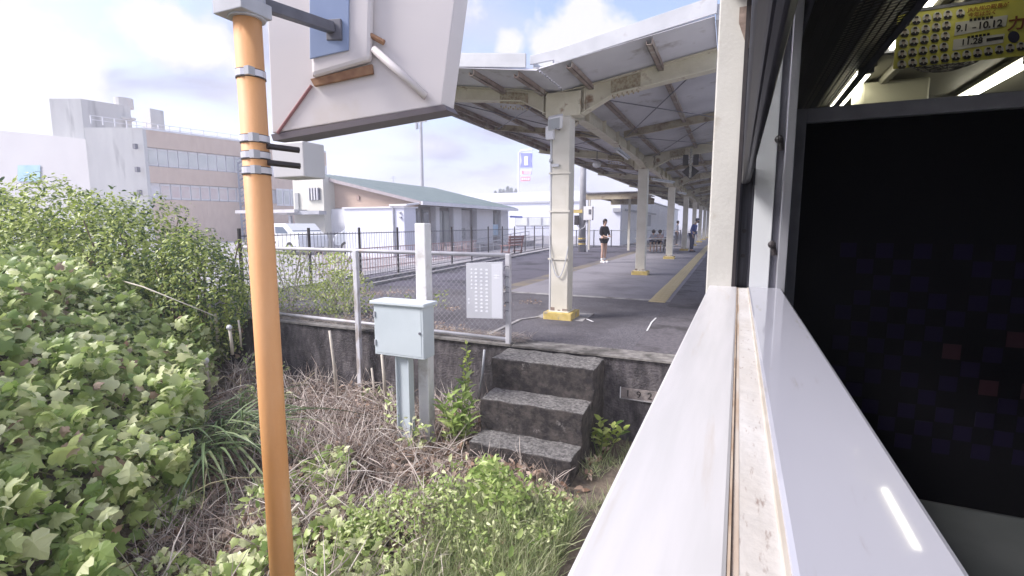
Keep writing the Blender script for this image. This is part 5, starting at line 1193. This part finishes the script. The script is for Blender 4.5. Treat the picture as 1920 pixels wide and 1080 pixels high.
for i, (p0, p1, Y_, lb) in enumerate((((150,505),(402,592),4.0,'long pale fallen cane lying across the front of the hedge'),((560,945),(475,1065),2.3,'bent pale twig low in the creepers beside the orange pole'))):
    A_, B_ = at(*p0,Y_), at(*p1,Y_+.2); m_ = (A_+B_)/2 + Vector((0,0,.06))
    tag(MB().tube([A_, m_, B_], [.012,.011,.006], 7).build('fallen_cane', bamboo, smooth=True, center=True), lb, 'cane')
# trees far away
for i, (x, hh_) in enumerate(((929,6),(938,10),(944,9),(952,15),(959,12),(967,10))):
    b_ = at(x,400,150); top = at(x, 366-hh_, 150)
    t = thing('conifer', (b_.x,150,-1.5), ['small lone conifer left of the far clump','leftmost tree of the far conifer clump','second tree of the far conifer clump','tallest tree of the far conifer clump','tree right of the tallest far conifer','rightmost conifer next to the sign pole'][i], 'tree', 'far conifers beyond the store')
    MB().tube([(b_.x,150,-1.5),(b_.x,150,top.z-1)], [.4,.15], 6).build('trunk', bark, t)
    k = 700; z = rng.random(k); rad = (1-z)*1.5*(.5+.5*rng.random(k)); a_ = rng.uniform(0,6.28,k)
    P = np.stack([b_.x+np.cos(a_)*rad, 150+np.sin(a_)*rad, top.z-4.2+z*4.2], 1)
    scatter('crown', OVL, P, frames(rng.normal(0,1,(k,3)), rng.uniform(0,6.28,k)), rng.uniform(.4,.8,k), hedd, t, 'stuff')

# ================================================================== PEOPLE
def skinmesh(name, J, E, m, parent, root, sub=2):
    me = bpy.data.meshes.new(name); names = list(J); me.from_pydata([J[n][:3] for n in names], [(names.index(a), names.index(b)) for a, b in E], []); me.materials.append(m)
    o = bpy.data.objects.new(name, me); COL.objects.link(o); o.parent = parent
    s = o.modifiers.new('skin', 'SKIN'); s.use_smooth_shade = True
    for i, n in enumerate(names):
        r_ = J[n][3]; sv = me.skin_vertices[0].data[i]; sv.radius = (r_, r_) if not isinstance(r_, tuple) else r_; sv.use_root = (n == root)
    if sub: q = o.modifiers.new('sub', 'SUBSURF'); q.levels = sub; q.render_levels = sub
    return o
skinm = mat('skin', (.52,.34,.26), None, rough=.6); hairm = mat('dark hair', (.025,.018,.018), None, rough=.5)
def hand(J, E, wr, d, nm):          # palm, four unequal fingers and a thumb from joint wr along d
    w_ = Vector(J[wr][:3]); d = Vector(d).normalized(); sd_ = d.cross(Vector((0,0,1))); sd_ = sd_.normalized() if sd_.length > .1 else Vector((0,1,0))
    pm = w_ + d*.05; J[nm+'p'] = (*pm, .026); E.append((wr, nm+'p'))
    for i, (o_, ln) in enumerate(((-.024,.075),(-.008,.085),(.008,.08),(.024,.062))):
        k = pm + d*.035 + sd_*o_; J[nm+'k%d'%i] = (*k, .009); J[nm+'m%d'%i] = (*(k + d*ln*.5 + Vector((0,0,-.006))), .008); J[nm+'t%d'%i] = (*(k + d*ln*.9 + Vector((0,0,-.02))), .007)
        E += [(nm+'p', nm+'k%d'%i), (nm+'k%d'%i, nm+'m%d'%i), (nm+'m%d'%i, nm+'t%d'%i)]
    J[nm+'th'] = (*(pm - sd_*.035 + d*.01), .010); J[nm+'tt'] = (*(pm - sd_*.05 + d*.045), .008); E += [(nm+'p', nm+'th'), (nm+'th', nm+'tt')]
def person(loc, rz, H, label, pose, cloth):
    t = thing('person', loc, label, 'person', 'people waiting on the platform', rz); s = H/1.7
    lean = pose.get('lean', 0); hx = pose.get('head', .03)
    def up(z, x=0, y=0): return ((x + max(0, z-.95)*lean)*s, y*s, z*s)
    sw = pose.get('shoulder', .165)
    J = {'pel': (*up(.95), .105*s), 'waist': (*up(1.08,.005), .095*s), 'chest': (*up(1.28,.0), .115*s), 'neck0': (*up(1.42,.0), .06*s), 'neck': (*up(1.48,.015), .045*s), 'jaw': (*up(1.545,hx+.02), .055*s), 'head': (*up(1.61,hx+.012), .078*s), 'crown': (*up(1.665,hx), .055*s)}
    E = [('pel','waist'),('waist','chest'),('chest','neck0'),('neck0','neck'),('neck','jaw'),('jaw','head'),('head','crown')]
    arms = pose['arms']
    for sd_, (el, wr, dv) in zip((1,-1), arms):
        q = 'r' if sd_ > 0 else 'l'
        J[q+'sh'] = (*up(1.385,0,sd_*sw), .052*s); J[q+'el'] = (el[0]*s, el[1]*s, el[2]*s, .038*s); J[q+'wr'] = (wr[0]*s, wr[1]*s, wr[2]*s, .025*s)
        E += [('chest',q+'sh'),(q+'sh',q+'el'),(q+'el',q+'wr')]; hand(J, E, q+'wr', dv, q)
        st_ = pose.get('stance', .09)
        J[q+'hip'] = (0, sd_*.09*s, .88*s, .085*s); J[q+'kn'] = (.015*s, sd_*st_*s, .48*s, .055*s); J[q+'ca'] = (-.01*s, sd_*st_*s, .33*s, .052*s); J[q+'an'] = (-.015*s, sd_*st_*s, .09*s, .036*s); J[q+'toe'] = (.13*s, sd_*(st_+.02)*s, .035*s, .032*s)
        E += [('pel',q+'hip'),(q+'hip',q+'kn'),(q+'kn',q+'ca'),(q+'ca',q+'an'),(q+'an',q+'toe')]
    b = skinmesh('body', J, E, skinm, t, 'pel')
    def garment(name, keys, ed, m, grow, over=None, root=None):
        K = {k: (*J[k][:3], J[k][3]*(grow if not (name == 'shirt' and k == 'pel') else .86) + .008*s) for k in keys}
        if over: K.update(over)
        return skinmesh(name, K, ed, m, t, root or keys[0], 2)
    G = lambda a, b, f: tuple(J[a][i]*(1-f)+J[b][i]*f for i in range(3))
    c = cloth
    slv = c.get('sleeve', .9)
    ov = {}
    for q in 'rl': ov[q+'cuff'] = (*G(q+'el', q+'wr', slv), .040*s)
    garment('shirt', ['chest','waist','pel','rsh','lsh','rel','lel','neck0'], [('chest','waist'),('waist','pel'),('chest','rsh'),('chest','lsh'),('rsh','rel'),('lsh','lel'),('chest','neck0'),('rel','rcuff'),('lel','lcuff')], c['top'], 1.10, ov, 'chest')
    f = c.get('leg', 1.0); ov = {}
    for q in 'rl':
        ov[q+'hem'] = (*(G(q+'hip', q+'kn', f) if f < 1 else G(q+'ca', q+'an', .9)), (.088 if f < 1 else .058)*s)
    ed = [('pel','rhip'),('pel','lhip')]
    if f < 1: garment('shorts', ['pel','rhip','lhip'], ed + [('rhip','rhem'),('lhip','lhem')], c['bottom'], 1.10, ov)
    else: garment('trousers', ['pel','rhip','lhip','rkn','lkn'], ed + [('rhip','rkn'),('lhip','lkn'),('rkn','rhem'),('lkn','lhem')], c['bottom'], 1.14, ov)
    for q in 'rl':
        a_, tt = J[q+'an'], J[q+'toe']
        mb = MB(); mb.sphere((a_[0]*.6+tt[0]*.4, tt[1]*.5+a_[1]*.5, .040*s), .05*s, 12, 8, (2.5,.95,.8)); mb.box(a_[0]-.06*s, tt[0]+.045*s, a_[1]-.045*s, a_[1]+.055*s, 0, .025*s)
        mb.build('shoe', c['shoe'], t, local=True, smooth=False)
        if c.get('sock'): MB().tube([(a_[0],a_[1],.05*s),(a_[0],a_[1],.17*s)], .048*s, 12).build('sock', c['sock'], t, local=True, smooth=True)
    hd = Vector(J['head'][:3])
    hr = MB().sphere(hd + Vector((-.018,0,.028))*s, .100*s, 16, 10, (1.0,.92,1.05))
    hr.v = [(x, y, z) if not (x > hd.x + .03*s and z < hd.z + .045*s) else (hd.x + .03*s, y, z) for x, y, z in hr.v]
    hair = hr.build('hair', c.get('hairm', hairm), t, local=True, smooth=True)
    if c.get('tail'): MB().tube([hd+Vector((-.09,0,.05))*s, hd+Vector((-.13,.02,-.05))*s, hd+Vector((-.10,.02,-.20))*s], [.03*s,.028*s,.01*s], 8).build('ponytail', hairm, t, local=True, smooth=True)
    for y in (-.03,.03): MB().sphere(hd + Vector((.076,y,.0))*s, .009*s, 6, 4).build('eye', blackm, t, local=True)
    MB().sphere(hd + Vector((.088,0,-.025))*s, .013*s, 6, 4).build('nose', skinm, t, local=True)
    MB().box(hd.x+.072*s, hd.x+.08*s, -.02*s, .02*s, hd.z-.062*s, hd.z-.055*s).build('mouth', mat('lips', (.35,.13,.12)), t, local=True)
    for y in (-.078,.078): MB().sphere(hd + Vector((.0,y,-.01))*s, .018*s, 6, 4, (.6,.4,1)).build('ear', skinm, t, local=True)
    return t, J, s
blk_t = mat('black cloth', (.016,.014,.022), None, rough=.9); navy = mat('navy cloth', (.035,.04,.085), (.05,.055,.11), 10, rough=.9); blue = mat('blue uniform', (.055,.08,.26), (.08,.11,.32), 6, .8)
greyc = mat('grey cloth', (.28,.30,.36), (.36,.38,.44), 8, .9); whitec = mat('white cloth', (.75,.75,.77))
# woman in black looking at her phone
wp = (-4.33,18.54,PZ)
t, J, s = person(wp, R(-36), 1.60, 'person in black top and shorts with white socks looking at a phone', dict(lean=.0, head=.04, shoulder=.155, stance=.075,
    arms=[((.03,-.0+.225,1.13),(.21,.10,1.04),(.8,-.5,.05)), ((.03,-.225,1.13),(.22,-.10,1.03),(.9,.35,.05))]), dict(top=blk_t, bottom=blk_t, leg=.42, sleeve=.55, shoe=whitec, sock=whitec, tail=True))
MB().box(.27,.36,-.085,.06,.965,.975).build('phone', darkgrey, t, local=True)
# officer in blue leaning forward
t, J, s = person((-1.84,27.9,PZ), R(-25), 1.72, 'person in a blue uniform and dark cap standing near the yellow tactile line', dict(lean=.30, head=.07, shoulder=.18,
    arms=[((.06,.235,1.10),(.14,.22,.88),(.3,0,-1)), ((.06,-.235,1.10),(.16,-.23,.88),(.3,0,-1))]), dict(top=blue, bottom=navy, shoe=blackm, sleeve=.92))
hd = Vector(J['head'][:3])
MB().sphere(hd+Vector((-.01,0,.075)), .105, 14, 8, (1.05,1,.55)).box(hd.x+.05,hd.x+.16,-.07,.07,hd.z+.035,hd.z+.047).build('peaked_cap', navy, t, local=True)
MB().sphere(hd+Vector((.05,0,-.075)), .06, 10, 6, (.9,1,.8)).build('collar_scarf', blackm, t, local=True)
MB().box(-.10,.30,.0,.02,1.02,1.07).build('belt', blackm, t, local=True)
# two further people partly behind columns
pq = atz(1268,461,PZ)
t, J, s = person((pq.x,pq.y,PZ), R(0), 1.66, 'person in grey top and black trousers standing left of the fourth column', dict(lean=.03, arms=[((.0,.225,1.12),(.06,.2,.90),(.1,0,-1)), ((.02,-.225,1.12),(.08,-.2,.90),(.1,0,-1))]), dict(top=greyc, bottom=blk_t, shoe=blackm, sleeve=.5))
pq = atz(1284,456.0,PZ)
t, J, s = person((pq.x,pq.y,PZ), R(185), 1.66, 'person in black seen in the gap between two far columns with a white bag', dict(lean=.02, arms=[((.0,.225,1.12),(.06,.2,.90),(.1,0,-1)), ((.02,-.225,1.12),(.08,-.2,.90),(.1,0,-1))]), dict(top=blk_t, bottom=blk_t, shoe=whitec, sleeve=.9))
MB().box(-.08,.12,.20,.26,.55,.80).build('bag', whitec, t, local=True, bevel=.02)
# child sitting at the picnic table, facing away, and a second one beyond
for (px_, Yo, lb, topm, hm) in ((1225,.55,'small child in a grey shirt at the picnic table, left of the two', greyc, hairm),(1237,.75,'child in a red and white shirt at the picnic table, right of the two', mat('red white cloth', (.60,.58,.58), (.42,.12,.12), 5), hairm)):
    c0 = Vector((at(px_,455,tb.y+Yo).x, tb.y+Yo, PZ)); t = thing('person', tuple(c0), lb, 'person', 'children at the picnic table', R(-90))
    J = {'pel':(0,0,.52,.11),'chest':(.03,0,.78,.105),'neck':(.03,0,.93,.04),'head':(.045,0,1.03,.08),'crown':(.04,0,1.09,.06),
         'rhip':(.08,.08,.50,.065),'rkn':(.34,.09,.50,.048),'ran':(.36,.09,.10,.034),'rtoe':(.46,.1,.05,.03),'lhip':(.08,-.08,.50,.065),'lkn':(.34,-.09,.50,.048),'lan':(.36,-.09,.10,.034),'ltoe':(.46,-.1,.05,.03),
         'rsh':(.03,.12,.87,.045),'rel':(.10,.18,.70,.033),'rwr':(.26,.12,.76,.024),'lsh':(.03,-.12,.87,.045),'lel':(.10,-.18,.70,.033),'lwr':(.26,-.12,.76,.024)}
    E = [('pel','chest'),('chest','neck'),('neck','head'),('head','crown'),('pel','rhip'),('rhip','rkn'),('rkn','ran'),('ran','rtoe'),('pel','lhip'),('lhip','lkn'),('lkn','lan'),('lan','ltoe'),('chest','rsh'),('rsh','rel'),('rel','rwr'),('chest','lsh'),('lsh','lel'),('lel','lwr')]
    hand(J, E, 'rwr', (1,0,0), 'r'); hand(J, E, 'lwr', (1,0,0), 'l'); skinmesh('body', J, E, skinm, t, 'pel')
    K = {k:(*J[k][:3], J[k][3]*1.08+.012) for k in ('chest','pel','rsh','lsh','rel','lel')}; skinmesh('shirt', K, [('chest','pel'),('chest','rsh'),('rsh','rel'),('chest','lsh'),('lsh','lel')], topm, t, 'chest')
    K = {k:(*J[k][:3], J[k][3]*1.1+.012) for k in ('pel','rhip','lhip','rkn','lkn')}; skinmesh('trousers', K, [('pel','rhip'),('rhip','rkn'),('pel','lhip'),('lhip','lkn')], navy, t, 'pel')
    MB().sphere((.03,0,1.07), .105, 14, 9, (1,.95,1)).build('hair', hm, t, local=True, smooth=True)

# ================================================================== AIR
hzm = bpy.data.materials.new('haze air'); hzm.use_nodes = True; t_ = hzm.node_tree; t_.nodes.clear()
o_ = t_.nodes.new('ShaderNodeOutputMaterial'); v_ = t_.nodes.new('ShaderNodeVolumePrincipled')
v_.inputs['Color'].default_value = (.90,.92,1,1); v_.inputs['Density'].default_value = HAZE; v_.inputs['Anisotropy'].default_value = .2
t_.links.new(v_.outputs[0], o_.inputs['Volume'])
MB().box(-1600,1600,-1600,1600,-3.6,17).build('haze', hzm, kind='stuff')
SC.cycles.volume_bounces = 1
